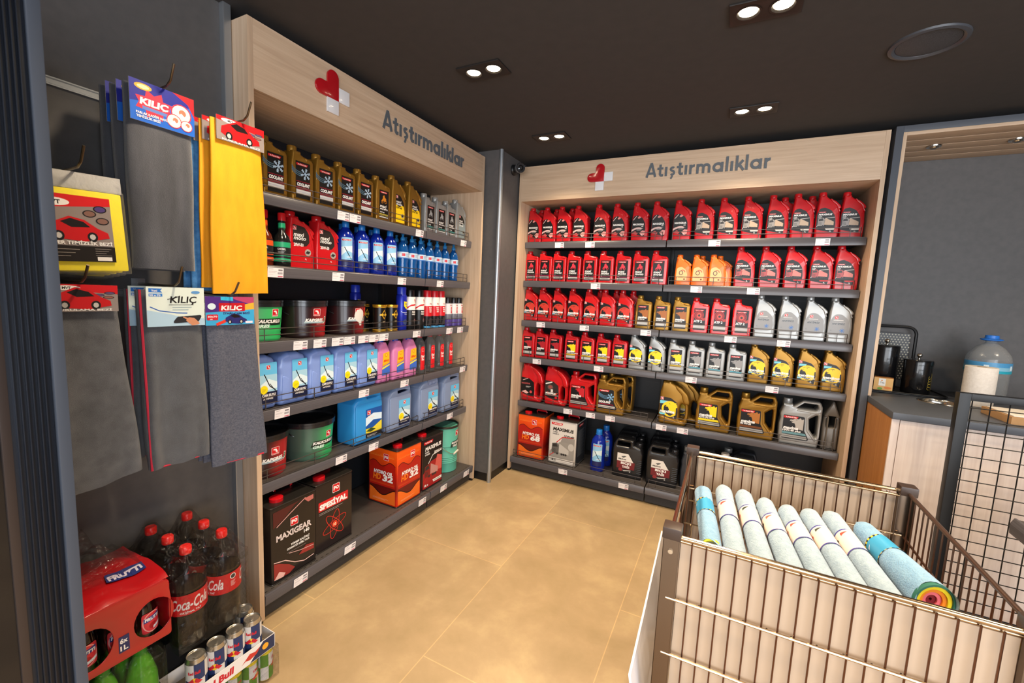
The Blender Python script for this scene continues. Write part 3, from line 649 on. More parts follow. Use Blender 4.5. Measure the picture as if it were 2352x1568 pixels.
def label_arch(mode):
    a = Art(); P = [(-.096, .075), (-.02, .050), (.030, .048), (.034, .10), (.026, .17), (-.02, .200), (-.096, .205)]; a.poly(P, K_)
    if mode == 'wolf':
        badge(a, -.082, .192, .022); a.poly([(-.096, .176), (-.036, .176), (-.042, .156), (-.096, .152)], '#6fc3d6'); a.ring(-.022, .118, .052, .052, .014, Y_, 0, 24, .3, 5.6); wolf(a, -.068, .106, .094, Y_)
        a.text('maxima', -.094, .088, .030, W_, .045, .22, wid=.108); a.poly([(-.096, .084), (-.05, .084), (-.056, .072), (-.096, .07)], '#6fc3d6'); a.disc(-.02, .078, .016, '#20262c', .01); a.text('4L', .0, .054, .014, W_, .04, .2)
    elif mode == 'gear':
        a.text('MAXIGEAR', -.09, .148, .018, '#a5484a', .04, wid=.08); lines(a, -.05, .130, .05, 3, '#b9b5b4'); a.line([(-.08, .180), (-.03, .200)], .005, '#c9a5a2'); a.poly([(-.09, .08), (-.05, .095), (-.02, .075), (-.04, .065)], '#d4a09c'); a.disc(.0, .085, .012, '#c2474a')
    else:
        a.poly([(-.096, .1), (.034, .1), (.034, .10), (.026, .17), (-.02, .200), (-.096, .205)], '#2b2321'); a.line([(-.09, .175), (-.03, .195)], .01, '#d9d4d0'); a.disc(-.045, .150, .026, '#5a4a46', .022); a.disc(-.045, .152, .018, '#8a4540', .014); a.ring(-.02, .12, .05, .035, .008, '#c9432e', .3, 14, 3, 5.5); a.rect(-.04, .108, -.02, .134, '#cfc9c4')
        a.text('MAXIMUS', -.088, .092, .020, W_, .05, .2, wid=.095); a.rect(-.09, .08, .03, .088, '#77706c'); a.disc(.01, .066, .012, R_)
    return lab(clipart(a, P), -.058)
for k, m, mo in (('arch_gear', REDP2, 'gear'), ('arch_truck', REDP2, 'truck'), ('arch_gold', GOLD, 'wolf')):
    kind(k, 'oil_jug', 'oil jug', [('body', arch_body(m)), ('cap', cap_mb(-.053, .318, .031, .027, m)), ('label', label_arch(mo))])
def side_body(mat):
    b = MB().plate(rnd([(-.052, 0, .01), (.052, 0, .01), (.055, .16, .03), (.05, .21, .01), (.030, .23, .01), (.028, .15, .01), (-.028, .15, .01), (-.03, .23, .01), (-.05, .21), (-.055, .16)], .01), mat, .2, .012)
    b.plate(rnd([(-.030, 0), (.030, 0), (.030, .215), (.052, .215), (.006, .318), (-.006, .318), (-.052, .215), (-.030, .215)], .006), mat, .22, .01); return b.mesh('body', 40)
kind('jug_side', 'oil_jug', 'oil jug', [('body', side_body(M('#6d6862', .35, .4))), ('cap', cap_mb(0, .30, .02, .02, SILV, y=.08))])
# black jerrycans
BK = M('#17171a', .25, name='black_plastic', coat=.2)
def jerry():
    b = MB().plate(rnd([(-.11, 0, .014), (.11, 0, .014), (.113, .2, .03), (.10, .245, .02), (.045, .262, .006), (.04, .30, .006), (-.085, .30, .02), (-.11, .25, .03), (-.113, .2)], .01), BK, .11, .014, [rnd([(-.08, .245), (.014, .245), (.014, .282), (-.075, .282)], .008)], res=3)
    for i in range(9): b.plate(rnd([(-.078+i*.0105, .277), (-.071+i*.0105, .277), (-.071+i*.0105, .285), (-.078+i*.0105, .285)], .002), BK, .06, .002, res=1)
    for i in range(8): b.plate(rnd([(.070, .05+i*.014), (.110, .05+i*.014), (.110, .055+i*.014), (.070, .055+i*.014)], .001), BK, .114, .002, res=1)
    return b.mesh('body', 40)
def label_jerry():
    a = Art(); P = [(-.075, .045), (.045, .045), (.062, .075), (.062, .125), (.010, .190), (-.075, .190)]; a.poly(P, '#17171a')
    a.poly([(-.075, .128), (.050, .128), (.008, .190), (-.075, .190)], '#d9d4cf'); a.poly([(-.075, .070), (.058, .070), (.060, .128), (-.075, .128)], '#6a1a20')
    a.poly([(-.045, .165), (-.02, .172), (-.005, .170), (-.02, .160), (-.03, .155)], '#555555'); a.text('Madosa', -.066, .140, .015, '#33302e', .04, .2, wid=.06)
    a.text('BIÇKI', -.045, .106, .024, W_, .05, 0, wid=.078); a.text('YAĞI', -.036, .078, .024, W_, .05, 0, wid=.062); a.disc(-.045, .06, .016, '#8a2a2e', .012); a.poly([(-.03, .058), (.03, .066), (.034, .060), (-.02, .050)], '#b9b4ae'); a.text('3L', .022, .048, .010, W_, .04)
    return lab(a, -.0555)
kind('jerry', 'oil_canister', 'oil canister', [('body', jerry()), ('cap', cap_mb(.078, .252, .026, .026, BK)), ('label', label_jerry())])
# ------------------------------------------------------------------ wiper fluid and other bottles
BLUEL = M('#1634b4', .12, 0, .45, name='blue_fluid', coat=.3); BLUEC = M('#1c6fc0', .35, name='blue_cap'); SKYL = M('#1a6cc0', .1, 0, .55, name='light_blue_fluid', coat=.3)
PALEB = M('#8aa6ea', .3, 0, .25, name='pale_blue_jug'); PALEG = M('#93a6cc', .3, 0, .35, name='milky_jug'); PINK = M('#e88cc4', .3, 0, .3, name='pink_fluid')
def wiper(a, x, z, w, h, star=True, t1='CAM SUYU', t2='ANTİFRİZ'):
    a.rrect(x, z, x+w, z+h, '#5fb3e0', .006); a.rrect(x, z, x+w, z+h*.70, '#9cc6dc', .004); a.poly([(x, z+h*.45), (x+w*.5, z+h*.6), (x+w, z+h*.5), (x+w, z+h*.35), (x, z+h*.3)], '#cfe2ea')
    a.rect(x, z, x+w, z+h*.28, '#141d3c'); badge(a, x+w*.5, z+h*.88, w*.22)
    a.line([(x+w*.25, z+h*.72), (x+w*.55, z+h*.42), (x+w*.9, z+h*.3)], w*.05, K_); a.line([(x+w*.55, z+h*.48), (x+w*.95, z+h*.24)], w*.035, K_)
    if star:
        P = []; 
        for i in range(32): r = w*(.24 if i % 2 else .2); P.append((x+w*.22+r*math.cos(i*PI/16), z+h*.34+r*math.sin(i*PI/16)))
        a.poly(P, '#e8d414'); lines(a, x+w*.1, z+h*.35, w*.25, 3, '#8a7c10', .0012, .005)
    a.text(t1, x+w*.1, z+h*.17, h*.085, W_, .05, .1, wid=w*.8); a.text(t2, x+w*.15, z+h*.09, h*.05, W_, .03, .1, wid=w*.6)
def jug_big(mat, w=.165, h=.27, d=.12):
    b = MB().plate(rnd([(-w/2+.006, 0, .02), (w/2-.006, 0, .02), (w/2, h*.3, .05), (w/2-.006, h*.62, .02), (w/2, h*.72, .03), (w/2-.012, h*.93, .03), (.03, h, .02), (-.03, h, .02), (-w/2+.012, h*.93, .03), (-w/2, h*.72, .03), (-w/2+.006, h*.6, .02), (-w/2, h*.3)], .01), mat, d, .024, res=3)
    b.plate(rnd([(-w/2+.012, h*.1), (-w*.12, h*.1), (-w*.16, h*.5), (-w/2+.02, h*.6)], .012), mat, d+.004, .004); return b.mesh('body', 50)
a = Art(); wiper(a, -.012, .03, .088, .185); kind('wash', 'wiper_fluid_jug', 'wiper fluid jug', [('body', jug_big(PALEB, h=.250)), ('cap', cap_mb(0, .248, .022, .018, BLUEC)), ('label', lab(a, -.0625))])
def canister(mat, w=.215, h=.29, d=.16):
    b = MB().plate(rnd([(-w/2, 0, .02), (w/2, 0, .02), (w/2+.002, h*.8, .03), (w/2-.012, h*.94, .03), (w*.18, h, .01), (-w*.16, h, .01), (-w/2+.03, h*.9, .03), (-w/2, h*.8)], .01), mat, d, .024, [rnd([(-.01, h*.885), (w*.30, h*.885), (w*.27, h*.95), (.0, h*.95)], .006)], res=3)
    b.plate(rnd([(-w/2+.01, .02), (w/2-.01, .02), (w/2-.01, h*.80), (-w/2+.01, h*.80)], .02), mat, d+.005, .006); return b.mesh('body', 50)
a = Art(); wiper(a, -.02, .035, .105, .165); kind('pale', 'wiper_fluid_canister', 'wiper fluid canister', [('body', canister(PALEG)), ('cap', cap_mb(-.075, .272, .022, .022, BLUEC)), ('label', lab(a, -.083))])
def adblue():
    a = Art(); a.rect(-.03, .03, .098, .20, '#1a4f9c'); a.poly([(-.03, .10), (.03, .13), (.098, .12), (.098, .16), (.03, .17), (-.03, .15)], '#c9dff0'); a.rect(-.03, .03, .098, .085, '#6f8a2a'); a.poly([(-.03, .085), (.02, .08), (.098, .115), (.098, .06), (.03, .05), (-.03, .06)], '#d8c83a'); a.poly([(-.03, .07), (.01, .085), (.05, .07), (.01, .06)], '#33451c'); a.rect(-.03, .03, .098, .052, '#1b1b1e')
    badge(a, -.006, .178, .026); a.text('AdBlue', -.02, .146, .018, W_, .04, .1, wid=.056); lines(a, -.02, .042, .08, 2, '#c0c0c0', .002, .006); return lab(a, -.0775)
ADB = M('#2f8fd8', .3, 0, .1, name='sky_blue_jug')
kind('adblue', 'fluid_canister', 'fluid canister', [('body', canister(ADB, .225, .30, .15)), ('cap', cap_mb(-.085, .285, .02, .018, BLUEC)), ('label', adblue())])
def bottle(mat, prof, n=24, sx=1, sy=1):
    return MB().lathe(prof, mat, n, sx=sx, sy=sy).mesh('body', 60)
WB = [(.001, .004), (.034, 0), (.040, .006), (.041, .05), (.038, .10), (.041, .15), (.041, .19), (.036, .225), (.022, .252), (.017, .262), (.017, .27)]
a = Art(); a.rrect(-.030, .045, .030, .205, '#88bde0', .008); a.poly([(-.03, .1), (.0, .13), (.03, .12), (.03, .16), (-.03, .15)], '#cfe2ea'); strip(a, -.026, .186, .05, .009); a.line([(-.014, .15), (.008, .105), (.024, .08)], .004, K_); a.rect(-.03, .045, .03, .078, '#20265a'); a.text('CAM SUYU', -.004, .09, .010, '#e8e8f0', .03, .1, wid=.03)
kind('blue', 'wiper_fluid_bottle', 'wiper fluid bottle', [('body', bottle(BLUEL, WB, sx=1.1, sy=.95)), ('cap', cap_mb(0, .268, .019, .030, BLUEC)), ('label', lab(a, fn=wrap(lambda v: .0415 if v > .0001 else .0415), strips=.006))])
SB = [(.001, .003), (.030, 0), (.034, .006), (.031, .04), (.035, .07), (.032, .1), (.036, .13), (.036, .19), (.030, .225), (.016, .25), (.0125, .258), (.0125, .264)]
a = Art(); a.rect(-.055, .135, .055, .180, '#b9cfe2'); a.rect(-.055, .135, .055, .142, '#3c6fb8'); a.rect(-.02, .15, .0, .17, '#c2424a'); lines(a, .004, .168, .03, 4, '#4a78b0', .0018, .006); a.rect(-.05, .15, -.026, .168, '#e2e8ee')
kind('sport', 'water_bottle', 'bottle', [('body', bottle(SKYL, SB)), ('cap', MB().lathe([(.0145, .26), (.015, .276), (.010, .284), (.007, .288), (.007, .296), (.010, .298), (.009, .306), (.003, .308)], M('#2f86c8', .3, 0, .2), 20).mesh('cap', 50)), ('label', lab(a, fn=wrap(.0365), strips=.006))])
PB = rnd([(-.052, 0, .012), (.052, 0, .012), (.054, .1, .03), (.054, .2, .03), (.030, .245, .03), (.018, .256, .004), (.017, .262, .001), (-.017, .262, .001), (-.018, .256, .004), (-.030, .245, .03), (-.054, .2, .03), (-.054, .1)], .01)
a = Art(); a.poly([(-.012, .19), (.040, .20), (.042, .13), (-.018, .12)], '#f0b020'); a.poly([(-.018, .12), (.042, .13), (.044, .075), (-.02, .07)], '#e8981c'); a.disc(.014, .178, .011, '#d8471c'); a.disc(.014, .178, .008, '#f6c030'); a.text('SIVI', -.010, .135, .018, '#d23a14', .06, .2, wid=.045); a.poly([(-.02, .105), (.044, .125), (.046, .055), (-.022, .05)], '#3c66c0'); a.poly([(-.02, .10), (.044, .118), (.044, .110), (-.02, .088)], '#f2d23a')
kind('pink', 'liquid_soap_bottle', 'bottle', [('body', MB().plate(PB, PINK, .07, .018, res=3).mesh('body', 50)), ('cap', cap_mb(0, .259, .019, .026, M('#1f52b4', .35))), ('label', lab(a, -.0358))])
CLR = film_mat('clear_plastic', '#eef0f2', .12, .0, base='#9a9c9e')
a = Art(); a.poly(rnd([(-.018, .03, .004), (.018, .03, .004), (.018, .175, .012), (.012, .195, .01), (-.012, .195, .01), (-.018, .175, .012)], .01), '#cc1c24'); a.rrect(-.009, .160, .009, .180, '#e2c8c8', .002); a.rrect(-.008, .161, .008, .179, '#cc1c24', .002); a.text('Saf', 0, .118, .022, W_, .03, align='c'); a.text('Su', 0, .098, .022, W_, .03, align='c')
kind('saf', 'distilled_water_bottle', 'bottle', [('body', bottle(CLR, [(.001, .004), (.032, 0), (.038, .006), (.038, .05), (.035, .06), (.037, .08), (.038, .19), (.033, .225), (.018, .25), (.014, .256), (.014, .262)])), ('cap', cap_mb(0, .259, .0165, .024, M('#c02028', .35))), ('label', lab(a, fn=wrap(.0385), strips=.006))])
def spray(key, body, capm, h, r, art, nm='spray_can', caph=.045):
    p = [(.001, .004), (r*.93, 0), (r, .004), (r, h-caph-.014), (r*.9, h-caph-.004), (r*.82, h-caph)]
    kind(key, nm, 'spray can', [('body', bottle(body, p)), ('cap', MB().lathe([(r*.84, h-caph-.002), (r*.86, h-.006), (r*.8, h), (.001, h+.001)], capm, 24).mesh('cap', 50)), ('label', lab(art, fn=wrap(r+.0003), strips=.005))])
a = Art(); a.poly([(-.012, .185), (.030, .18), (.026, .15), (.006, .135), (-.012, .155)], '#e8cc18'); a.text('WD', -.004, .163, .014, '#1a2a80', .06, wid=.02); a.text('40', .006, .150, .012, '#1a2a80', .06, wid=.014); a.disc(.0, .055, .018, '#33406a'); a.ring(.0, .125, .03, .012, .003, '#c8cede', 0, 12, 3.3, 6); lines(a, -.008, .105, .03, 2, '#b9c4e6', .0015)
spray('wd', M('#1c2aa0', .25, .2), M('#2136b4', .3), .275, .034, a)
a = Art(); a.rect(-.06, .03, .06, .215, '#161618'); a.rect(-.06, .13, .06, .215, '#e4e0de'); a.poly([(-.06, .14), (-.02, .165), (.02, .17), (.06, .15), (.06, .145), (.02, .16), (-.02, .155), (-.06, .13)], R_); a.poly([(.0, .20), (.014, .196), (.022, .178), (.01, .178), (.006, .188)], R_); a.text('PARÇA', -.014, .112, .014, W_, .05, wid=.036); a.text('TEMİZLEYİCİ', -.016, .098, .011, W_, .04, wid=.042); a.disc(.012, .06, .013, '#5a5a5e'); a.disc(.02, .066, .009, '#b8282e')
spray('blk', M('#161618', .3), M('#111113', .3), .26, .034, a)
a = Art(); a.rect(-.06, .125, .06, .155, R_); a.rect(-.06, .155, .06, .215, '#e4e0de'); badge(a, -.006, .170, .010); a.text('BALATA', -.0, .164, .010, '#444', .04, wid=.026) if 0 else a.rect(.002, .166, .026, .172, '#55555a'); a.rect(-.06, .085, .06, .155, '#c41a24'); a.text('BALATA', -.014, .138, .012, W_, .05, wid=.03); a.text('TEMİZLEME', -.014, .124, .010, W_, .05, wid=.034); a.text('SPREYİ', -.012, .111, .010, W_, .05, wid=.026); a.poly([(-.02, .02), (.02, .03), (.025, .07), (-.01, .075)], '#35353c'); a.rect(-.06, .004, .06, .016, '#4a9ad0')
spray('redspray', M('#1c1c20', .3), M('#cc1c26', .3), .26, .033, a)
a = Art(); a.rect(-.06, .095, .06, .170, '#dcd8da'); badge(a, -.006, .158, .010); a.rect(.002, .154, .026, .160, '#55555a'); a.rect(-.004, .10, .032, .145, '#c41a34'); lines(a, .0, .136, .028, 3, W_, .003, .010); a.rect(-.06, .004, .06, .055, '#4a3a86'); a.text('PAS SÖKÜCÜ', .0, .07, .010, '#2a2a50', .04, wid=.03)
spray('short', M('#6a6a78', .3), M('#141416', .3), .215, .031, a, caph=.04)
a = Art(); a.poly([(0, .135), (.020, .105), (0, .078), (-.020, .105)], '#b98c1e'); a.poly([(0, .128), (.015, .105), (0, .085), (-.015, .105)], '#1c1710'); a.rect(-.028, .10, .028, .110, '#d8ac30'); a.text('STP', 0, .101, .009, '#1c1710', .06, align='c'); lines(a, -.01, .066, .02, 2, '#b0a080', .0015); a.rect(-.1, .012, .1, .018, '#b98c1e'); a.rect(-.1, .148, .1, .152, '#b98c1e')
GR = M('#c9992c', .25, .7)
kind('gcan', 'additive_can', 'can', [('body', MB().lathe([(.038, 0), (.040, .003), (.040, .006), (.038, .008), (.038, .156), (.040, .158), (.040, .162), (.036, .163), (.035, .160), (.001, .160)], M('#14120f', .3), 28).lathe([(.0405, .154), (.0408, .159), (.0405, .1635), (.037, .1638)], GR, 28, cap=False).lathe([(.0395, .0), (.0405, .003), (.0395, .008)], GR, 28, cap=False).mesh('body', 40)), ('label', lab(a, fn=wrap(.0385), strips=.006))])
def additive(c):
    a = Art(); a.rect(-.05, .028, .05, .122, '#17181a'); a.rect(-.05, .095, .05, .118, c); a.text('DIESEL', -.018, .082, .011, W_, .02, wid=.034); lines(a, -.018, .074, .03, 3, '#9a9a9a', .0015); a.rect(-.05, .03, .05, .045, c); a.rect(-.05, .055, .05, .058, c)
    return [('body', bottle(M('#1b1d1c' if c != '#d8501c' else '#6a2410', .15, 0, .2), [(.001, .003), (.032, 0), (.036, .006), (.036, .12), (.030, .145), (.016, .165), (.0145, .215), (.0145, .222)])), ('cap', MB().lathe([(.017, .215), (.0175, .246), (.015, .250), (.001, .250)], M('#c41c20', .3), 24, rib=.04).mesh('cap', 50)), ('neck_band', MB().lathe([(.0155, .17), (.0155, .205)], M(c, .3), 20, cap=False).mesh('neck_band')), ('label', lab(a, fn=wrap(.0365), strips=.006))]
kind('add_o', 'additive_bottle', 'bottle', additive('#d8501c')); kind('add_g', 'additive_bottle', 'bottle', additive('#1f9a6a'))
# ------------------------------------------------------------------ buckets and pail
def sub_art(a, first, n=4):
    b = Art(); b.e = a.e[:n] if first else a.e[n:]; return b
def bucket(key, stops, art_fn, r=.118, h=.185):
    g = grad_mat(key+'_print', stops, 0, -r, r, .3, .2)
    b = MB().lathe([(r*.86, 0), (r*.88, .004)]+[(r*(.885+.003*i)+(.0025 if i % 2 else 0), .006+i*.008) for i in range(6)]+[(r*.91, .056), (r*.985, h-.03), (r*.985, h-.02)], g, 48)
    a = Art(); art_fn(a); Rf = lambda v: r*(.905+.08*max(0, v-.05)/(h-.08))
    ld = MB().lathe([(r*.99, h-.030), (r*1.03, h-.028), (r*1.03, h-.012), (r*1.045, h-.010), (r*1.045, h), (r*1.0, h+.001), (r*.97, h-.010), (.001, h-.012)], BK, 48)
    hd = MB().tube([(r*1.01*math.cos(t), -r*1.05*math.sin(t)*.5-.01, h-.05-.04*math.sin(t)) for t in [PI*i/16 for i in range(17)]], .0028, BK, 6)
    kind(key, 'grease_bucket', 'bucket', [('body', b.mesh('body', 40)), ('lid', ld.mesh('lid', 40)), ('handle', hd.mesh('handle')), ('badge', lab(sub_art(a, 1), name='badge', fn=wrap(Rf), strips=.01)), ('lettering', lab(sub_art(a, 0), name='lettering', fn=wrap(Rf), strips=.01))])
def b_kap(a, three=True, hide=False):
    badge(a, .0, .128, .036); a.poly([(-.062, .074), (.050, .074), (.055, .082), (-.055, .086)], '#9ab0b8'); a.text('KAPGRES', -.055, .082, .020, W_, .06, .2, wid=.094)
    if three: a.text('3', .044, .076, .040, W_, .07, .2); a.text('3', .046, .078, .034, '#2f6a3a', .03, .2)
    lines(a, .0, .068, .055, 1, '#e0b0a8', .002)
def b_kau(a):
    badge(a, .03, .130, .034); a.poly([(-.066, .074), (.07, .074), (.074, .104), (-.052, .104)], '#10261a'); a.text('KAUÇUKLU', -.056, .085, .019, W_, .06, .2, wid=.122); a.text('GRES', -.056, .064, .019, '#cfe8d8', .05, .2, wid=.06); lines(a, .0, .056, .05, 1, '#1c5a34', .002)
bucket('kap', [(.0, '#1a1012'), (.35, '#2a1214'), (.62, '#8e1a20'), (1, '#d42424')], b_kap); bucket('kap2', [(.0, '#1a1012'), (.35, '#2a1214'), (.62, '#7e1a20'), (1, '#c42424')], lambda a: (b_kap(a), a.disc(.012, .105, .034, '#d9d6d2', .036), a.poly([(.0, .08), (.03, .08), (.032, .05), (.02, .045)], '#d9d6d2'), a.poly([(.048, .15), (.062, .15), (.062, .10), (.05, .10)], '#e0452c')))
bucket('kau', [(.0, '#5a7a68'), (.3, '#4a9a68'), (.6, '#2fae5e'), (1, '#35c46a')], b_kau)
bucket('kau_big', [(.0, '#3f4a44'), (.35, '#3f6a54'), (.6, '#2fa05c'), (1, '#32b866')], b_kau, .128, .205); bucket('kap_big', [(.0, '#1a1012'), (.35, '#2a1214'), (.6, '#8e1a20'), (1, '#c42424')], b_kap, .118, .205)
def pail():
    g = M('#58ab98', .4, name='pail_green'); r = .108; h = .36
    pr = [(r*.9, 0), (r*.95, .004)]
    for i in range(4): pr += [(r*.955, .07+i*.014), (r*.98, .076+i*.014), (r*.955, .082+i*.014)]
    pr += [(r*.96, .20), (r*1.0, .204), (r*.98, .21), (r*1.0, .345)]
    a = Art(); badge(a, .02, .30, .044); a.poly([(-.05, .195), (.07, .205), (.074, .25), (-.04, .24)], '#17382e'); a.text('KAUÇUKLU', -.04, .222, .020, W_, .06, .15, wid=.105); a.text('GRES', -.03, .200, .019, W_, .05, .15, wid=.055)
    rim = MB().lathe([(r*1.0, h-.018), (r*1.06, h-.014), (r*1.06, h-.004), (r*1.0, h), (r*.97, h-.004), (r*.97, h-.02), (.001, h-.02)], M('#3a3833', .35, .6), 48)
    hd = MB().tube([(r*1.04*math.cos(t), -r*1.1*math.sin(t)*.9, .27-.13*math.sin(t)) for t in [PI*i/20 for i in range(21)]], .002, CHROME, 6)
    return [('body', MB().lathe(pr, g, 48).mesh('body', 35)), ('lid', rim.mesh('lid', 35)), ('handle', hd.mesh('handle'), [('grip', MB().cyl((-.02, -.109, .141), (.045, -.103, .151), .007, M('#cfc9bb', .4), 12).mesh('grip'))]), ('badge', lab(sub_art(a, 1), name='badge', fn=wrap(r), strips=.01)), ('lettering', lab(sub_art(a, 0), name='lettering', fn=wrap(r), strips=.01))]
kind('pail', 'grease_pail', 'pail', pail())
# ------------------------------------------------------------------ square tins
def tin(key, front, side, fa, sa, w=.236, d=.236, h=.372, handle=True, top=M('#4a4744', .3, .8, name='tin_top')):
    mats = []; b = MB(); b.box((-w/2, -d/2, .002), (w/2, d/2, h-.004), front, .012)
    b.plate(rnd([(-w/2-.001, 0), (w/2+.001, 0), (w/2+.001, .006), (-w/2-.001, .006)], .002), top, d+.002, .002) if 0 else None
    tb = MB()
    rb_ = MB()
    for z in (0, h-.006):
        P = rnd([(-w/2-.0015, -d/2-.0015), (w/2+.0015, -d/2-.0015), (w/2+.0015, d/2+.0015), (-w/2-.0015, d/2+.0015)], .014)
        (tb if z else rb_).tube([(x, y, z+.003) for x, y in P], .003, top, 6, True)
    tb.prism(rnd([(-w/2, -d/2), (w/2, -d/2), (w/2, d/2), (-w/2, d/2)], .012), top, 2, h-.006, h-.003)
    cap = MB().lathe([(.030, h-.004), (.030, h+.012), (.026, h+.014), (.001, h+.014)], REDP, 28, (-.05, -.06)); hd = MB().tube([(.0, .045, h+.0), (.0, .04, h+.014), (.0, -.04, h+.014), (.0, -.045, h)], .008, REDP, 8, flat=.4, X=Matrix.Translation((.04, .02, 0)) @ Matrix.Rotation(PI/2, 4, 'Z'))
    parts = [('body', b.mesh('body', 40)), ('top_rim', tb.mesh('top_rim', 40)), ('bottom_rim', rb_.mesh('bottom_rim', 40)), ('cap', cap.mesh('cap', 40)), ('handle', hd.mesh('handle', 60))]
    a = Art(); fa(a); fp = a.lay(MB(), flat(-d/2)); parts.append(('front_print', fp.mesh('front_print', 0)))
    if sa:
        a = Art(); sa(a); parts.append(('side_print', a.lay(MB(), lambda u, v, o: (-w/2-o, -u, v)).mesh('side_print', 0)))
    kind(key, 'oil_tin', 'tin', parts)
def dots(a, x0, x1, z0, rows, col, s=.0045):
    for j in range(rows):
        for i in range(int((x1-x0)/(s*1.5))):
            r = s*.55*(1-j/rows); a.e.append(([(x0+(i+.5*(j % 2))*s*1.5-r, z0+j*s), (x0+(i+.5*(j % 2))*s*1.5, z0+j*s-r), (x0+(i+.5*(j % 2))*s*1.5+r, z0+j*s), (x0+(i+.5*(j % 2))*s*1.5, z0+j*s+r)], None, col, a.z))
    a.z += 1
def hydro(num, dark=False):
    def f(a):
        a.rect(-.106, .05, .106, .21, '#5c100c'); a.poly([(-.106, .21)]+[(-.106+.212*i/12, .268+.016*math.sin(i*.8)) for i in range(13)]+[(.106, .12), (-.106, .12)], '#a81a10')
        P = [(-.106+.212*i/12, .085+.022*math.cos(i*.52)) for i in range(13)]
        a.poly(P+[(.106, .012), (-.106, .012)], '#e0661c'); a.line(P, .006, '#200a08'); a.line([(-.106+.212*i/12, .268+.016*math.sin(i*.8)) for i in range(13)], .0035, '#200a08')
        dots(a, -.104, .10, .315, 5, '#e8862e'); dots(a, -.104, .10, .135, 6, '#d8541c')
        badge(a, .03, .315, .042, num == '32'); a.text('HYDRO OIL', -.072, .200, .030, W_, .05, .12, wid=.158); a.text('HD', -.078, .160, .050, '#e8701c', .05, .1, wid=.066); a.text(num, .0, .158, .054, W_, .05, .1, wid=.088)
        lines(a, -.08, .035, .13, 2, '#f2b08a', .0015, .006)
    return f
ORG = grad_mat('hydro_orange', [(0, '#c8280e'), (.25, '#7a1610'), (.55, '#b81e10'), (1, '#ea5a14')], 2, .03, .36, .25, .3)
tin('t68', ORG, None, hydro('68'), None); tin('t32', ORG, None, hydro('32'), hydro('32'))
def gear(a):
    badge(a, .0, .262, .040, True); a.text('MAXIGEAR', -.092, .200, .040, '#cdbfbc', .04, 0, wid=.184); a.text('140', .050, .178, .022, W_, .04); a.text('YÜKSEK KALİTELİ', .03, .148, .013, W_, .04, .1, align='c', wid=.10); a.text('OTOMOTİV DİŞLİ YAĞI', .02, .132, .013, W_, .04, .1, align='c', wid=.12); lines(a, -.04, .118, .10, 1, '#8a8280', .0015)
    a.poly([(-.106, .33), (-.106, .345), (.03, .372-.02), (.0, .34), (-.05, .30), (-.106, .27)], '#4a1a1a'); a.line([(-.09, .27), (-.02, .31), (.06, .352)], .004, '#c9918c'); a.poly([(.05, .35), (.104, .352), (.104, .33), (.075, .325)], '#b0645e')
    a.poly([(-.106, .02), (-.106, .10), (-.08, .09), (-.03, .06), (.0, .03), (-.03, .015)], '#8a2a28'); a.poly([(-.106, .02), (-.08, .05), (-.05, .03), (-.06, .015)], '#d8aaa4'); a.line([(-.106, .105), (-.05, .09), (.0, .055), (.05, .035), (.104, .04)], .004, '#d8b4ae'); a.poly([(.02, .08), (.06, .11), (.104, .10), (.104, .07), (.05, .075)], '#8a2a28'); a.line([(-.03, .115), (.03, .10), (.104, .09)], .003, '#c9a09a')
def spes(a):
    badge(a, .01, .315, .046, True); a.poly([(-.10, .222), (.088, .222), (.088, .272), (-.10, .272)], '#c01c22'); a.text('SPESİYAL', -.094, .230, .038, W_, .06, 0, wid=.176); lines(a, -.098, .210, .15, 2, '#9a9492', .002, .007)
    for r in (.35, 1.35, 2.3): a.ring(0, .118, .078, .024, .0035, '#b82a22', r, 26)
    a.disc(.0, .118, .018, '#c8341e'); a.text('10', 0, .110, .020, '#f0c8a0', .04, align='c')
tin('tgear', M('#171213', .3, coat=.3, name='tin_black'), None, gear, None); tin('tspes', M('#1b1315', .3, coat=.3), None, spes, None)
def maxm(light):
    def f(a):
        a.rect(-.106, .012, .106, .355, '#cfcbc7' if light else '#181416'); t1 = '#1c1a1a' if light else W_
        strip(a, -.10, .325, .10, .020); a.text('MAXIMUS', -.086, .280, .036, t1, .05, .12, wid=.18); a.text('TURBO' if light else 'SUPER', -.086, .262, .014, t1, .03, wid=.045); a.text('DIESEL 5' if light else 'DIESEL', -.086, .246, .014, t1, .03, wid=.055)
        if light: a.poly([(-.02, .17), (.106, .17), (.106, .235), (.0, .235)], '#8a8784'); a.poly([(-.106, .05), (.106, .05), (.106, .19), (-.02, .19), (-.106, .10)], '#8f8c88'); a.disc(.078, .16, .026, '#b5b2ae', .03)
        else: a.poly([(-.106, .012), (.106, .012), (.106, .20), (-.02, .19), (-.106, .12)], '#9a1c20'); a.poly([(.02, .11), (.106, .10), (.106, .2), (.05, .22)], '#c85a52')
        a.line([(-.05, .18), (.0, .232), (.10, .240)], .006, R_ if light else W_); a.text('15W-40' if light else '20W-50', .012, .238, .022, t1, .04, .15, wid=.088)
        truck(a, -.09, .085, .15, '#5f5c5a' if light else '#7a1c1e', '#b5b2ae' if light else '#b8847e'); a.poly([(.0, .05), (.106, .05), (.106, .03), (.012, .03)], '#dcd8d4'); lines(a, .02, .038, .07, 1, '#5a5856', .003); a.text('18L e', -.092, .026, .020, t1, .04, .1); a.line([(-.106, .06), (-.07, .09)], .005, R_)
    return f
def maxs(a):
    a.rect(-.106, .012, .106, .355, '#2c3038'); strip(a, -.06, .325, .10, .018); lines(a, -.08, .29, .15, 22, '#7a7f88', .003, .010)
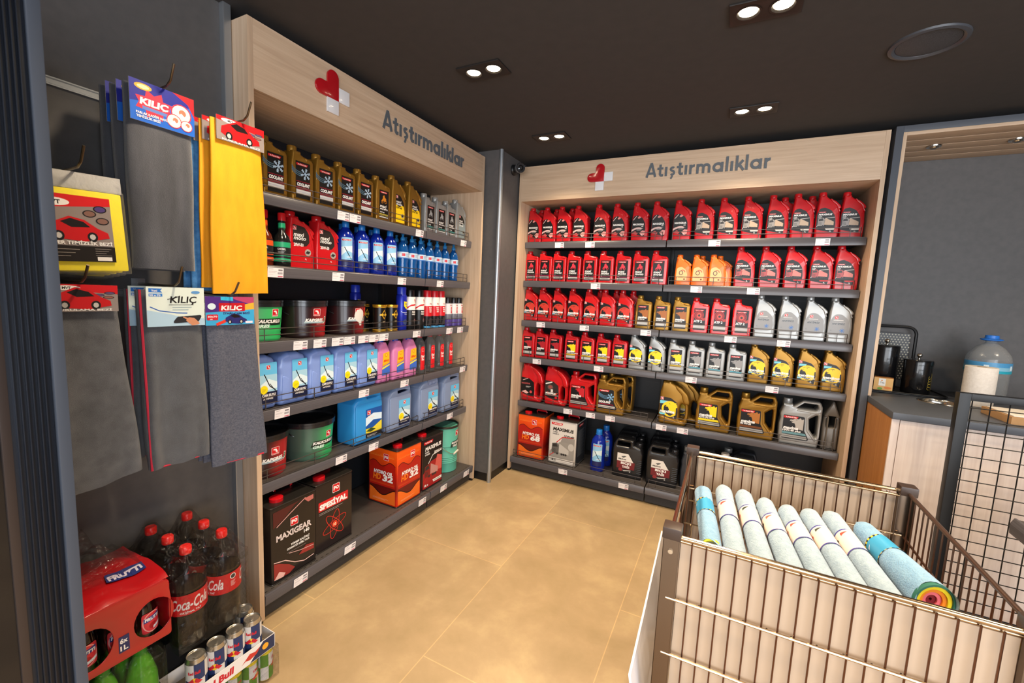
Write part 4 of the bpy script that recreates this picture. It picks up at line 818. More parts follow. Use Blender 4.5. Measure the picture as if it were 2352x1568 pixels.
def maxs2(a):
    a.rect(-.106, .012, .106, .355, '#8e1a1e'); a.rect(-.106, .20, .106, .355, '#1b1416'); a.disc(.06, .28, .03, '#d8d2c8', .012); a.rect(.02, .09, .09, .10, '#d8d2c8'); a.text('10', .04, .27, .02, '#d8d2c8', .04); a.poly([(.02, .14), (.1, .15), (.1, .03), (.04, .02)], '#c94c44')
tin('tmaxw', M('#c9c5c1', .3, .3, coat=.3, name='tin_silver'), None, maxm(True), lambda a: None)
tin('tmaxr', M('#2a1416', .3, coat=.3), None, maxm(False), maxs2)
# right-hand side print for the white tin
a = Art(); maxs(a); KIND['tmaxw'][2][-1] = ('side_print', a.lay(MB(), lambda u, v, o: (.118+o, u, v)).mesh('side_print', 0))
DKJ = M('#2c2f35', .35, name='dark_jug')
kind('jug_dark', 'oil_jug', 'oil jug', [('body', jug_body(DKJ)), ('cap', cap_mb(-.080, .270, .029, .032, M('#cfc8c0', .4)))])
kind('jug_dark2', 'oil_jug', 'oil jug', [('body', jug_body(DKJ)), ('cap', cap_mb(-.080, .270, .029, .032, SILV))])
# ------------------------------------------------------------------ stock on the shelves
# short look of each kind
LOOK = dict(gear='red oil bottle with gear label', trk='red oil bottle with truck label', trk2='red oil bottle with reddish truck label', moto='red square bottle with scooter label',
  orange='small orange oil bottle', wolf_red='red oil bottle with red wolf label', fm='square gold bottle with black label', atf='red square bottle marked ATF 2', antifreeze='silver antifreeze bottle with blue star',
  max_red='red square bottle with dark red label', max_yel='red square bottle with yellow wolf', wolf_silver='silver sloping bottle with yellow wolf', sil_yel='silver square bottle with yellow wolf', sil_blu='silver square bottle with blue stripe',
  wolf_gold='gold sloping bottle with yellow wolf', coolant='gold coolant bottle with snowflake label', gb_gold='square gold bottle with orange motorbike', mm_gold='gold sloping bottle with black-yellow label',
  gb_silver='silver square bottle with grey motorbike', mm_silver='silver sloping bottle with motorbike label', add_o='amber additive bottle with orange neck band', add_g='black additive bottle with green neck band', mm_red='large red bottle with motorbike label',
  blue='blue wiper fluid bottle', sport='light blue sports-cap bottle', kau='green grease bucket with black lid', kap='black-red grease bucket with black lid', kap2='black-red grease bucket with white patch',
  gcan='black and gold additive can', wd='blue spray can with yellow shield', blk='black-capped spray can with white band', redspray='red-capped spray can', short='short grey spray can with black cap',
  wash='pale blue wiper fluid jug', pink='pink liquid bottle with orange label', saf='clear water bottle with red label', adblue='sky blue square canister', pale='milky blue wiper fluid canister')
ROWN = {'R': 'back unit', 'L': 'left unit'}
SHN = ['', 'top shelf', 'second shelf', 'third shelf', 'fourth shelf', 'fifth shelf', 'base shelf']
DEP = dict(fm=.072, atf=.072, moto=.072, max_red=.072, max_yel=.072, sil_yel=.072, sil_blu=.072, coolant=.072, gb_gold=.072, gb_silver=.072, wash=.12, pink=.07, pale=.16, adblue=.15, kau=.236, kap=.236, kap2=.236)
def row(u, s, items, back=(), off=.032):
    """items: (kind, position along the front[, extra depth]); back: the same for a second row behind"""
    from collections import Counter
    tot = Counter(i[0] for i in items); seen = Counter()
    z = (LZ if u == 'L' else RZ)[s-1]-.0038 if s < 6 else .1285
    for rowi, its in enumerate((items, back)):
        tot = Counter(i[0] for i in its); seen = Counter()
        for it in its:
            k, p = it[0], it[1]; ex = it[2] if len(it) > 2 else 0
            seen[k] += 1; d = DEP.get(k, .08); rz = random.uniform(-.02, .02)
            y = (.08 if u == 'L' else .10)*(s < 6)+off+d/2+ex+rowi*(d+.012)
            loc = (XL-y, p, z) if u == 'L' else (p, YR+y, z)
            n = tot[k]; o = f'{ORD[seen[k]]} from left' if n > 1 else ''
            lb = LOOK[k]+(' behind' if rowi else '')+(', '+o if o else '')+f', {ROWN[u]} {SHN[s]}'
            q = inst(k, lb, loc, (PI/2 if u == 'L' else 0)+rz, f'{LOOK[k]}s on the {ROWN[u]}' if n > 1 else None)
            if u == 'L': q.rotation_euler.z -= {'blue': .5, 'add_o': .6, 'add_g': .6, 'saf': .2, 'sport': .4}.get(k, 0)
            q.scale = ({'wash': .93}.get(k, 1), 1, {'blue': .915, 'sport': .89, 'saf': .97, 'pink': .95, 'trk2': .98, 'pale': .99}.get(k, 1))
ORD_N = ['', 'one', 'two', 'three', 'four', 'five', 'six', 'seven', 'eight', 'nine', 'ten']
row('R', 1, [('gear', p) for p in (-1.490, -1.363, -1.235, -1.098, -.930, -.790, -.642, -.502, -.352)]+[('trk', p) for p in (-.205, -.062, .083, .226, .362, .492)]+[('trk', .620, .03)],
    [('gear', p) for p in (-1.45, -1.315, -1.18)]+[('trk', p) for p in (.30, .45)])
row('R', 2, [('moto', p) for p in (-1.497, -1.377, -1.256, -1.132, -1.000, -.872, -.743, -.614, -.483)]+[('orange', p) for p in (-.318, -.208, -.098)]+[('trk2', p) for p in (.068, .214, .355, .493, .620)], [('orange', -.175), ('orange', -.06)])
row('R', 3, [('wolf_red', p) for p in (-1.490, -1.363, -1.235, -1.103, -.968, -.838, -.702)]+[('fm', p) for p in (-.568, -.438, -.306)]+[('atf', p) for p in (-.182, -.052, .082)]+[('antifreeze', p) for p in (.216, .354, .492, .621)], [('wolf_red', p) for p in (-.90, -.772, -.642)])
row('R', 4, [('max_red', p) for p in (-1.497, -1.376, -1.254)]+[('max_yel', p) for p in (-1.112, -.982, -.852, -.724)]+[('wolf_silver', p) for p in (-.592, -.450)]+[('sil_yel', -.312)]+[('sil_blu', p) for p in (-.184, -.055, .076)]+[('wolf_gold', p) for p in (.209, .348, .488, .620)])
row('L', 1, [('coolant', p) for p in (1.255, 1.390, 1.520, 1.650, 1.778)]+[('gb_gold', 1.912)]+[('mm_gold', p) for p in (2.045, 2.192)]+[('gb_silver', p) for p in (2.345, 2.468, 2.588)]+[('mm_silver', 2.714)], [('gb_gold', 1.97), ('mm_gold', 2.12)], .03)
row('L', 2, [('add_o', 1.222), ('add_g', 1.308), ('mm_red', 1.416, .04), ('mm_red', 1.557, .03)]+[('blue', p) for p in (1.675, 1.788, 1.900, 2.012)]+[('sport', p) for p in (2.125, 2.212, 2.300, 2.390, 2.480, 2.572, 2.680)],
    [('add_o', 1.17), ('add_g', 1.255), ('mm_red', 1.50, .05)]+[('blue', p) for p in (1.735, 1.845, 1.955)]+[('sport', p) for p in (2.17, 2.26, 2.35, 2.44, 2.53)])
row('L', 3, [('kau', 1.2185), ('kap', 1.468), ('kap2', 1.732), ('gcan', 1.930), ('gcan', 2.030), ('wd', 2.122), ('blk', 2.203), ('blk', 2.295), ('redspray', 2.380), ('redspray', 2.462), ('redspray', 2.537), ('short', 2.625), ('short', 2.70), ('short', 2.768)],
    [('wd', 1.98, .16), ('gcan', 1.905, .02)])
row('L', 4, [('wash', p) for p in (1.173, 1.331, 1.488, 1.645, 1.802)]+[('pink', p) for p in (1.934, 2.062, 2.186)]+[('saf', p) for p in (2.309, 2.421, 2.531, 2.641)])
row('L', 5, [('adblue', 1.815), ('pale', 2.085), ('pale', 2.385), ('pale', 2.655)])
inst('kap_big', 'black-red grease bucket at the near end of the left unit fifth shelf', (XL-.08-.03-.12, 1.236, .5982), PI/2)
inst('kau_big', 'green grease bucket with large black lid, left unit fifth shelf', (XL-.08-.03-.13, 1.505, .5982), PI/2)
z = .1285
for k, p, x, lb in (('tgear', 1.268, -.035, 'black oil tin with white lettering at the near end of the left base shelf'), ('tspes', 1.522, -.06, 'black oil tin with red banner and atom rings on the left base shelf'),
                    ('t32', 2.100, -.045, 'orange oil tin numbered 32 alone in the middle of the left base shelf'), ('tmaxr', 2.352, -.05, 'black and red oil tin with truck picture beside the green pail')):
    inst(k, lb, (XL+x-.118, p, z), PI/2)
inst('pail', 'turquoise metal grease pail with wire handle at the far end of the left base shelf', (XL-.06-.115, 2.655, z), PI/2)
Y5 = YR+.10+.032
for k, p, dy, lb in (('arch_gear', -1.448, .0, 'leftmost red loop-handled jug with black label, back unit fifth shelf'), ('arch_truck', -1.228, .0, 'second red loop-handled jug, with truck cab label, back unit fifth shelf'),
    ('jug_red', -.999, .0, 'red square jug with two handle holes and wolf label, fifth shelf'), ('jug_cool', -.768, .0, 'gold coolant jug with snowflake label, back unit fifth shelf'),
    ('jug_cool', -.735, .13, 'gold coolant jug hidden behind the front coolant jug on the fifth shelf'),
    ('arch_gold', -.305, .0, 'gold loop-handled jug with yellow wolf label, back unit fifth shelf'), ('arch_gold', -.235, .14, 'gold loop-handled jug standing behind the front gold loop-handled jug'), ('jug_lpg', -.036, .0, 'gold square jug with yellow wolf label, back unit fifth shelf'),
    ('jug_fm', .228, .0, 'gold square jug with brown wolf label, back unit fifth shelf'), ('jug_sil', .476, .0, 'silver-grey square jug with pale wolf label, back unit fifth shelf')):
    inst(k, lb, (p, Y5+.055+dy, .5942), random.uniform(-.01, .01)).scale = (.92 if k[:3] == 'jug' else .97, 1, 1)
inst('jug_side', 'dark silver jug seen edge-on at the right end of the fifth shelf', (.643, Y5+.12, .5942), 0).scale = (.82, 1, 1)
Y6 = YR+.055
inst('t68', 'orange oil tin numbered 68 at the left end of the back base shelf', (-1.400, Y6+.118, z), .02)
inst('tmaxw', 'silver-white oil tin with grey truck picture on the back base shelf', (-1.115, Y6+.13, z), -.03)
inst('blue', 'blue wiper fluid bottle standing alone on the back base shelf', (-.835, Y6+.075, z), .1).scale = (1.3, 1.3, 1.12)
inst('blue', 'blue wiper fluid bottle behind another on the back base shelf', (-.815, Y6+.22, z), .1).scale = (1.3, 1.3, 1.12)
for i, p in enumerate((-.600, -.345)):
    for j in range(3):
        w_ = ['front', 'middle', 'rear'][j]
        inst('jerry', f'black saw oil canister, {w_} of three, {["left", "right"][i]} file on the back base shelf', (p-.01*j+(.0), Y6+.10+j*.125, z), random.uniform(-.02, .02))
for p, dy, lb in ((-.108, .16, 'silver-capped dark jug just visible above the left edge of the wire bin'), (.14, .16, 'dark jug with white cap peeping above the wire bin rim'), (.16, .30, 'dark jug at the very back behind the wire bin rim')):
    inst('jug_dark' if 'white' in lb else 'jug_dark2', lb, (p, Y6+dy, z), 0).scale = (.92, 1, 1)
# ------------------------------------------------------------------ price tags in the rails
def tagart(two=False):
    a = Art(); w = .037; a.rect(-w, -.021, w, .021, '#e3dfe3'); lines(a, -w+.004, .014, .022, 1, '#8a868a', .0018)
    lines(a, -w+.004, .004, .038, 2, '#a09ca0', .0012, .004); lines(a, -w+.004, -.010, .022, 1, '#b8b4b8', .0012)
    a.rect(.012, .008, .032, .015, '#77737a')
    for i in range(10): a.rect(.010+i*.0023, -.006, .0112+i*.0023, .003, '#5f5b62')
    a.rect(.010, -.018, .033, -.0135, '#c2506a'); return a
TG = tagart().lay(MB().box((-.037, -.0001, -.021), (.037, .0009, .021), M('#e3dfe3', .4)), flat(-.0001), base=.0002).mesh('price_tag', 0)
TAGS = {('R', 1): [-1.25, -1.0, -.131, .475], ('R', 2): [-.935, -.218, .13], ('R', 3): [-1.376, -1.004, -.535, .024, .332], ('R', 4): [-1.394, -.868, -.199, .296], ('R', 5): [-1.098, -.909, -.752, -.372, -.225], ('R', 6): [-1.075, -.592],
        ('L', 1): [1.596, 1.674, 2.198, 2.700], ('L', 2): [1.225, 1.564, 2.04, 2.427], ('L', 3): [1.344, 1.452, 1.560, 1.638, 1.735, 1.813, 1.891, 2.188, 2.552, 2.69], ('L', 4): [1.246, 1.741, 2.079, 2.739], ('L', 5): [1.583, 1.818, 2.587], ('L', 6): [1.27, 1.568, 2.178, 2.416, 2.712]}
for (u, s), ps in TAGS.items():
    zz = ((LZ if u == 'L' else RZ)[s-1] if s < 6 else .13)-.027
    for i, p in enumerate(ps):
        y = ((.08 if u == 'L' else .10)+.0005 if s < 6 else -.0025)-.0015
        o = put('price_tag', TG); o.location = (XL-y, p, zz) if u == 'L' else (p, YR+y, zz); o.rotation_euler = (.085 if s < 6 else .09, 0, PI/2 if u == 'L' else 0)
        tag(o, f'white price tag, {ORD[i+1]} from left on the {ROWN[u]} {SHN[s]} rail', 'price tag', 'price tags on the shelf rails')
# ------------------------------------------------------------------ fridge at the left edge
t = thing('drinks_fridge', 'dark ribbed frame of a drinks fridge at the left edge of the photo', 'fridge', (-1.415, 0, 0))
SL = M('#3a404b', .45, name='slate_metal'); NV = M('#1a1f29', .35, .3, name='navy_metal')
put('cabinet', MB().box((-.405, -.6, .02), (.39, .300, 2.12), DARK, .003).mesh('cabinet', 30), t)
put('edge_strip', MB().box((.39, .2858, .02), (.415, .302, 2.12), SL, .0015).mesh('edge_strip', 30), t)
b = MB().box((.39, .2355, .02), (.405, .2855, 2.12), NV, .001)
for y in (.2405, .2475, .2545, .2615, .2685, .2755): b.box((.404, y, .02), (.411, y+.0018, 2.12), NV, .0006)
put('ribbed_profile', b.mesh('ribbed_profile', 30), t)
put('door_glass', MB().box((.39, -.55, .12), (.402, .224, 2.05), M('#1c1a1b', .06, .2, name='dark_glass')).mesh('door_glass', 0), t)
put('door_seal', MB().box((.39, .224, .02), (.407, .2355, 2.12), M('#3a3230', .3, .4), .001).mesh('door_seal', 30), t)

# ------------------------------------------------------------------ cloths on hooks
def cloth_mat(name, c1, c2, freq, bump=.5, st=(1, 1, 1)): return noise_mat(name, c1, c2, st, freq, 8, .95, bump, 1100, .3, .7, sheen=.4)
CG = cloth_mat('charcoal_plush', '#292c34', '#52545c', 14, st=(1, 1, .22)); CG2 = cloth_mat('grey_terry', '#353942', '#555860', 28, .9); CG3 = cloth_mat('slate_terry', '#2d313b', '#454a54', 24, .9); CG4 = noise_mat('waffle_grey', '#454a5a', '#5c5f6c', (1, 1, 1), 160, 3, .8, .5, 260)
CY = noise_mat('yellow_cloth', '#e6980c', '#f0a414', (1, 1, .3), 30, 3, .7, .25, 500); CB = noise_mat('blue_cloth', '#3c78b4', '#5a96cc', (1, 1, 1), 60, 3, .85, .3, 400)
REDH = M('#b01c38', .7, name='red_hem')
def towel(w0, w1, h, th, mat, seed=0, folds=2.0, amp=.006, slant=0, n=44, rows=22, shift=0):
    """hanging folded cloth: closed loops from the top (z 0) to the bottom"""
    r = random.Random(seed); ph = r.uniform(0, 6); V = []; F = []; b = MB()
    for j in range(rows+1):
        f = j/rows; wd = w0+(w1-w0)*f; t = th*(.55+.45*min(1, f*4))*(1 if f < .97 else .8)
        for i in range(n):
            a = 2*PI*i/n; c, s = math.cos(a), math.sin(a)
            x = wd/2*math.copysign(abs(c)**.35, c); y = t/2*math.copysign(abs(s)**.6, s)
            y += amp*f*math.sin(folds*2*PI*(x/wd)+ph+f*1.5)+amp*.5*f*math.sin(5.3*x/wd*PI+ph*2)
            x += .004*math.sin(f*7+ph)*(1 if c > 0 else -1)*f+shift*f
            V.append((x, y, -h*f+slant*(x/wd)*f))
    for j in range(rows):
        for i in range(n): F.append((j*n+i, (j+1)*n+i, (j+1)*n+(i+1) % n, j*n+(i+1) % n))
    F.append(tuple(range(n))); F.append(tuple(range(rows*n+n-1, rows*n-1, -1)))
    b.add(V, F, mat); return b.mesh('cloth', 60)
def car(a, x, z, w, c='#b8161c'):
    a.poly([(x, z+.10*w), (x+.02*w, z+.26*w), (x+.2*w, z+.36*w), (x+.38*w, z+.46*w), (x+.62*w, z+.40*w), (x+.82*w, z+.24*w), (x+.98*w, z+.16*w), (x+w, z+.05*w), (x+.6*w, z-.04*w), (x+.2*w, z)], c)
    a.poly([(x+.24*w, z+.34*w), (x+.4*w, z+.42*w), (x+.6*w, z+.36*w), (x+.7*w, z+.26*w), (x+.4*w, z+.24*w)], '#1a1416')
    for q in (.2, .72): a.disc(x+q*w, z+.06*w, .085*w, '#17171a', .10*w); a.disc(x+q*w, z+.06*w, .05*w, '#b9b6b4', .06*w, n=8)
def card_car(w, h, title='MVT', low=''):
    a = Art(); a.rect(-w/2, -h, w/2, 0, '#8a7f7c'); a.poly([(-w/2, 0), (w/2, 0), (w/2, -h*.34), (-w/2, -h*.18)], '#c01820'); a.disc(-w*.22, -h*.13, w*.19, W_, h*.09, rot=0)
    a.text(title, -w*.22, -h*.17, h*.12, '#1a1616', .04, align='c')
    for q, z in ((.22, .38), (.38, .30), (.36, .46)): a.disc(w*q, -h*z, w*.085, '#1c181a', h*.05); a.disc(w*q, -h*z, w*.07, '#5a4a70' if z < .4 else '#8a5a50', h*.038)
    car(a, -w*.42, -h*.86, w*.82); a.text(low or 'KURULAMA BEZİ', 0, -h*.97, h*.10, W_, .03, align='c', wid=w*.8); return a
def card_blue(w, h):
    a = Art(); a.rect(-w/2, -h, w/2, 0, '#1f5fc0'); a.poly([(-w/2, 0), (w/2, 0), (w/2, -h*.25), (-w/2, -h*.55)], '#23298a'); a.poly([(w*.15, 0), (w/2, 0), (w/2, -h*.5), (w*.4, -h*.2)], '#c41c28')
    P = []
    for i in range(16): r = (.30 if i % 2 else .19)*w*(1.2 if i in (0, 8) else 1); P.append((-w*.14+r*math.cos(i*PI/8), -h*.52+r*.85*math.sin(i*PI/8)))
    a.poly(P, '#c83048'); a.text('KILIÇ', -w*.14, -h*.56, h*.22, W_, .05, .1, align='c', wid=w*.44); a.poly([(-w*.32, -h*.60), (w*.06, -h*.62), (w*.04, -h*.70), (-w*.32, -h*.68)], '#5a78b8')
    a.disc(-w*.30, -h*.14, w*.13, '#d8a33a', h*.08); a.disc(-w*.30, -h*.14, w*.09, '#eed9a8', h*.05)
    for x, z, r in ((.28, .50, .17), (.16, .74, .125), (.36, .78, .10)): a.disc(w*x, -h*z, w*r, '#c83048'); a.disc(w*x, -h*z, w*r*.88, '#e9dccf'); a.disc(w*(x+.02), -h*(z-.03), w*r*.35, '#b5705a'); a.poly([(w*(x-r*.5), -h*(z+.09)), (w*x, -h*(z-.02)), (w*(x+r*.5), -h*(z+.09))], '#f6f2ee')
    a.text('PARLAK KADİFE HAVLU', -w*.42, -h*.82, h*.08, W_, .03, wid=w*.5); a.text('TEMİZLİK BEZİ', -w*.42, -h*.91, h*.08, W_, .03, wid=w*.36); return a
def card_white(w, h):
    a = Art(); a.rect(-w/2, -h, w/2, 0, '#d5e0d8'); a.poly([(-w/2, -h), (-w/2, -h*.58), (-w*.1, -h*.70), (w*.1, -h*.78), (w/2, -h*.82), (w/2, -h)], '#a9c6da'); a.line([(-w*.45, -h*.50), (-w*.3, -h*.60), (0, -h*.66), (w*.18, -h*.67)], h*.025, '#2f5fb0')
    a.poly([(-w*.46, -h*.04), (-w*.24, -h*.04), (-w*.27, -h*.09), (-w*.24, -h*.14), (-w*.46, -h*.14)], '#2f6fc0'); a.text('Yeni', -w*.42, -h*.12, h*.07, W_, .03); a.rect(-w*.46, -h*.24, -w*.24, -h*.17, '#3f7fc8'); a.text('50 x 70', -w*.45, -h*.23, h*.06, W_, .03, wid=w*.18)
    a.text('KILIÇ', -w*.12, -h*.40, h*.24, '#24211f', .02, .12, wid=w*.48); a.line([(-w*.16, -h*.31), (-w*.02, -h*.27), (w*.06, -h*.22)], h*.018, '#24211f'); a.line([(-w*.14, -h*.45), (w*.3, -h*.45)], h*.012, '#24211f'); lines(a, -w*.08, -h*.52, w*.34, 2, '#9ab0b8', .002, .008)
    a.disc(w*.34, -h*.12, w*.08, '#5a90c8', h*.04); a.poly(rnd([(-w*.10, -h*.93), (w*.38, -h*.90), (w*.46, -h*.72), (w*.0, -h*.76)], .006), '#2c2c30'); a.poly(rnd([(w*.14, -h*.86), (w*.2, -h*.78), (w*.3, -h*.80), (w*.42, -h*.97), (w*.26, -h*1.0)], .005), '#c98a68')
    for i in range(4): a.line([(w*(.2+.03*i), -h*(.82+.02*i)), (w*(.10+.03*i), -h*(.77+.025*i))], h*.03, '#c98a68')
    return a
def card_purple(w, h):
    a = Art(); a.rect(-w/2, -h, w/2, 0, '#4a2a7a'); a.poly([(0, 0), (w/2, 0), (w/2, -h*.3), (w*.1, -h*.1)], '#b04068'); a.poly([(w*.2, -h*.3), (w/2, -h*.2), (w/2, -h*.5), (w*.3, -h*.5)], '#d8a838'); a.poly([(-w/2, -h), (-w/2, -h*.55), (w/2, -h*.45), (w/2, -h)], '#3aa0d0'); a.poly([(-w*.2, 0), (w*.05, 0), (w*.05, -h*.15), (-w*.2, -h*.12)], '#38b0d8')
    a.rrect(-w*.24, -h*.52, w*.30, -h*.22, '#b81824', .004); a.text('KILIÇ', -w*.2, -h*.47, h*.22, W_, .04, .1, wid=w*.44); a.text('İTHAL CAM BEZİ', -w*.16, -h*.62, h*.09, '#2a1c5a', .04, wid=w*.56); a.disc(-w*.38, -h*.34, w*.08, '#cfe0e8', h*.11)
    a.rrect(-w*.48, -h*.82, -w*.26, -h*.62, '#c02434', .004); a.text('50x70', -w*.46, -h*.72, h*.08, W_, .03, wid=w*.18); a.text('cm', -w*.42, -h*.80, h*.07, W_, .03); a.line([(-w*.3, -h*.98), (-w*.1, -h*.84)], h*.10, '#d83a2a'); car(a, -w*.12, -h*.94, w*.46, '#2a2a6a'); a.rect(w*.3, -h*.96, w*.46, -h*.88, '#d8d8e8'); return a
def cardm(art, w, h, th=.003):
    b = MB().box((-w/2, -.0001, -h), (w/2, th, 0), M('#b9b4b0', .5)); return art.lay(b, flat(-.0001), base=.0002).mesh('card', 0)
def hook(y, z, label, tipz=.055):
    t = thing('display_hook', label, 'hook', (-1.823, y, z+.004), 0, 'hooks on the slatwall')
    put('rod', MB().tube([(.006, 0, 0), (.18, 0, -.002), (.24, 0, .0), (.262, 0, .012), (.285, 0, tipz)], .0034, M('#6a5f50', .3, .9, name='hook_metal'), 8).mesh('rod'), t)
    put('wall_plate', MB().box((0, -.02, -.018), (.006, .02, .018), ALU, .002).mesh('wall_plate', 30), t)
hook(.742, 2.078, 'metal hook holding the dark grey towels with blue cards'); hook(.527, 1.782, 'metal hook holding the yellow cloths in clear bags', .05); hook(.973, 2.062, 'metal hook holding the yellow cloth beside the left unit')
hook(.52, 1.478, 'metal hook over the grey towel with red car card', .045); hook(.742, 1.476, 'metal hook over the slate towel with pale card and red hem', .06); hook(.915, 1.450, 'metal hook over the waffle cloth with purple card', .045)
def pack(x, y, ztop, w0, w1, h, th, mat, cw, ch, art, label, cat='cleaning cloth', seed=0, tilt=0, lean=0, group=None, cy=0, hem=None, name='cleaning_cloth', **k):
    t = thing(name, label, cat, (x, y, ztop), PI/2, group); t.rotation_euler = (lean, tilt, PI/2)
    put('cloth', towel(w0, w1, h, th, mat, seed, **k), t).location = (0, 0, -.006)
    if art: put('card', cardm(art(cw, ch), cw, ch), t).location = (cy, -th/2-.006, .004)
    if hem:
        sh = k.get('shift', 0)
        b = MB().tube([(-w0/2+(w0-w1)/2*f+.004+sh*f, -th/2+.002, -.006-h*f) for f in [i/12 for i in range(13)]], .0035, REDH, 6)
        if hem == 2: b = MB()
        b.tube([(-w1/2+.004+w1*f+sh, -th*.25, -h-.004+k.get('slant', 0)*(f-.5)) for f in [i/10 for i in range(10)]], .003, REDH, 6)
        put('hem', b.mesh('hem'), t, 'red stitched hem')
G1 = 'dark grey drying towels on one hook'
for i, (dx, dy, dz, lb) in enumerate(((0, 0, 0, 'dark grey plush towel with blue card, front one on the top hook'), (-.05, -.010, -.003, 'dark grey plush towel with blue card, second behind the front one'), (-.105, -.014, .0, 'dark grey plush towel with blue card, nearest the wall, edge showing left'))):
    pack(-1.62+dx, .733+dy, 2.070+dz, .172, .168, .535, .036, CG, .168, .115, card_blue, lb, seed=i, group=G1, cy=.004, amp=.004, folds=1.5)
pack(-1.612, .962, 2.054, .172, .208, .590, .024, CY, .165, .078, card_car, 'bright yellow cloth with red car card hanging beside the left unit', seed=5, cy=.008, amp=.006, folds=1.2, slant=.006, shift=.008)
pack(-1.66, .952, 2.052, .170, .200, .570, .020, CY, .165, .078, card_car, 'yellow cloth second in line behind the front yellow cloth', seed=6, cy=.0, shift=.004)
pack(-1.70, .945, 2.050, .168, .190, .580, .020, CB, .165, .078, card_car, 'blue cloth behind the yellow cloths, edge showing on their left', seed=7)
pack(-1.74, .945, 2.050, .168, .196, .570, .020, CB, .165, .078, card_car, 'blue cloth closest to the slatwall behind the yellow cloths', seed=8)
pack(-1.615, .514, 1.470, .170, .210, .582, .036, CG2, .150, .074, card_car, 'large grey terry towel with red car card at the lower left', seed=9, slant=.03, shift=.025, cy=.010)
pack(-1.67, .508, 1.470, .170, .200, .565, .030, CG2, .150, .074, card_car, 'grey terry towel behind the large grey terry towel', seed=10, slant=.03, shift=.02)
pack(-1.615, .737, 1.470, .176, .180, .576, .040, CG3, .162, .124, card_white, 'slate terry towel with red hem and pale card, lower middle', seed=11, hem=1, slant=.0, cy=.010, shift=.012)
pack(-1.675, .728, 1.470, .166, .170, .545, .036, CG3, .162, .124, card_white, 'slate terry towel behind the one with the pale card', seed=12, hem=1)
pack(-1.610, .924, 1.442, .165, .205, .606, .018, CG4, .168, .100, card_purple, 'grey waffle glass cloth with purple card beside the left unit', seed=13, hem=2, slant=-.012, cy=-.006, shift=.025, amp=.009, folds=1.6)
for i in range(2): pack(-1.645-.028*i, .918-.004*i, 1.442, .160, .190, .592, .014, CG4, .168, .100, card_purple, ('grey waffle cloth second behind the purple-card front one', 'grey waffle cloth nearest the wall behind the purple-card ones')[i], seed=14+i, shift=.018, amp=.005)
# bagged yellow cloths
FILM = M('#d8dde0', .12, name='clear_film')
WRAP = film_mat('shrink_film', '#fbfafa', .09, 1.0, 13, base='#302e2c', bd=.06); BAG = film_mat('bag_film', '#fafafa', .03, .4, 30); PWH = film_mat('bag_header_film', '#e8ecec', .55, .3, 30)
YEL = M('#f0dc14', .7, name='lemon_cloth')
def bag_card(w, h):
    a = Art(); a.rect(-w/2, -h, w/2, 0, '#857a76'); a.poly([(-w/2, 0), (w/2, 0), (w/2, -h*.12), (-w/2, -h*.22)], '#c41c20'); a.disc(-w*.3, -h*.12, w*.22, W_, h*.06); a.text('MVT', -w*.3, -h*.15, h*.08, '#1a1616', .04, align='c')
    for q, z in ((.18, .26), (.34, .18), (.36, .36)): a.disc(w*q, -h*z, w*.10, '#1c181a', h*.055); a.disc(w*q, -h*z, w*.08, '#4a3a70' if z < .2 else '#7a5a50', h*.042)
    car(a, -w*.46, -h*.66, w*.9); a.text('SÜPER TEMİZLİK BEZİ', 0, -h*.74, h*.07, W_, .03, align='c', wid=w*.94); a.rect(-w/2, -h, w/2, -h*.76, '#1c1715'); a.rect(w*.22, -h*.98, w*.44, -h*.92, '#d8d4d0'); lines(a, -w*.42, -h*.82, w*.4, 3, '#8a827c', .0015, .009); lines(a, w*.2, -h*.80, w*.24, 4, '#8a827c', .0012, .006); return a
for i in range(5):
    t = thing('bagged_cloth', ('yellow cloth in clear bag with red car card, front of its hook' if i == 0 else 'yellow bagged cloth, %s behind the front one on its hook' % ORD[i]), 'cleaning cloth', (-1.60-.030*i, .525+.002*i, 1.774-.001*i), PI/2, 'bagged yellow cloths on one hook'); t.rotation_euler = (0, -.05+.02*i, PI/2)
    b = MB().box((-.092, -.008, -.262-.002*i), (.092, .008, -.045), YEL, .006); put('cloth', b.mesh('cloth', 40), t)
    put('bag', MB().box((-.098, -.010, -.270-.002*i), (.098, .010, -.040), BAG, .004).mesh('bag', 40), t, 'clear plastic bag')
    put('bag_header', MB().box((-.096, -.004, -.044), (.096, .004, .0), PWH, .002).mesh('bag_header', 40), t)
    if i == 0: put('card', cardm(bag_card(.145, .175), .145, .175, .001), t).location = (-.010, -.0115, -.062)

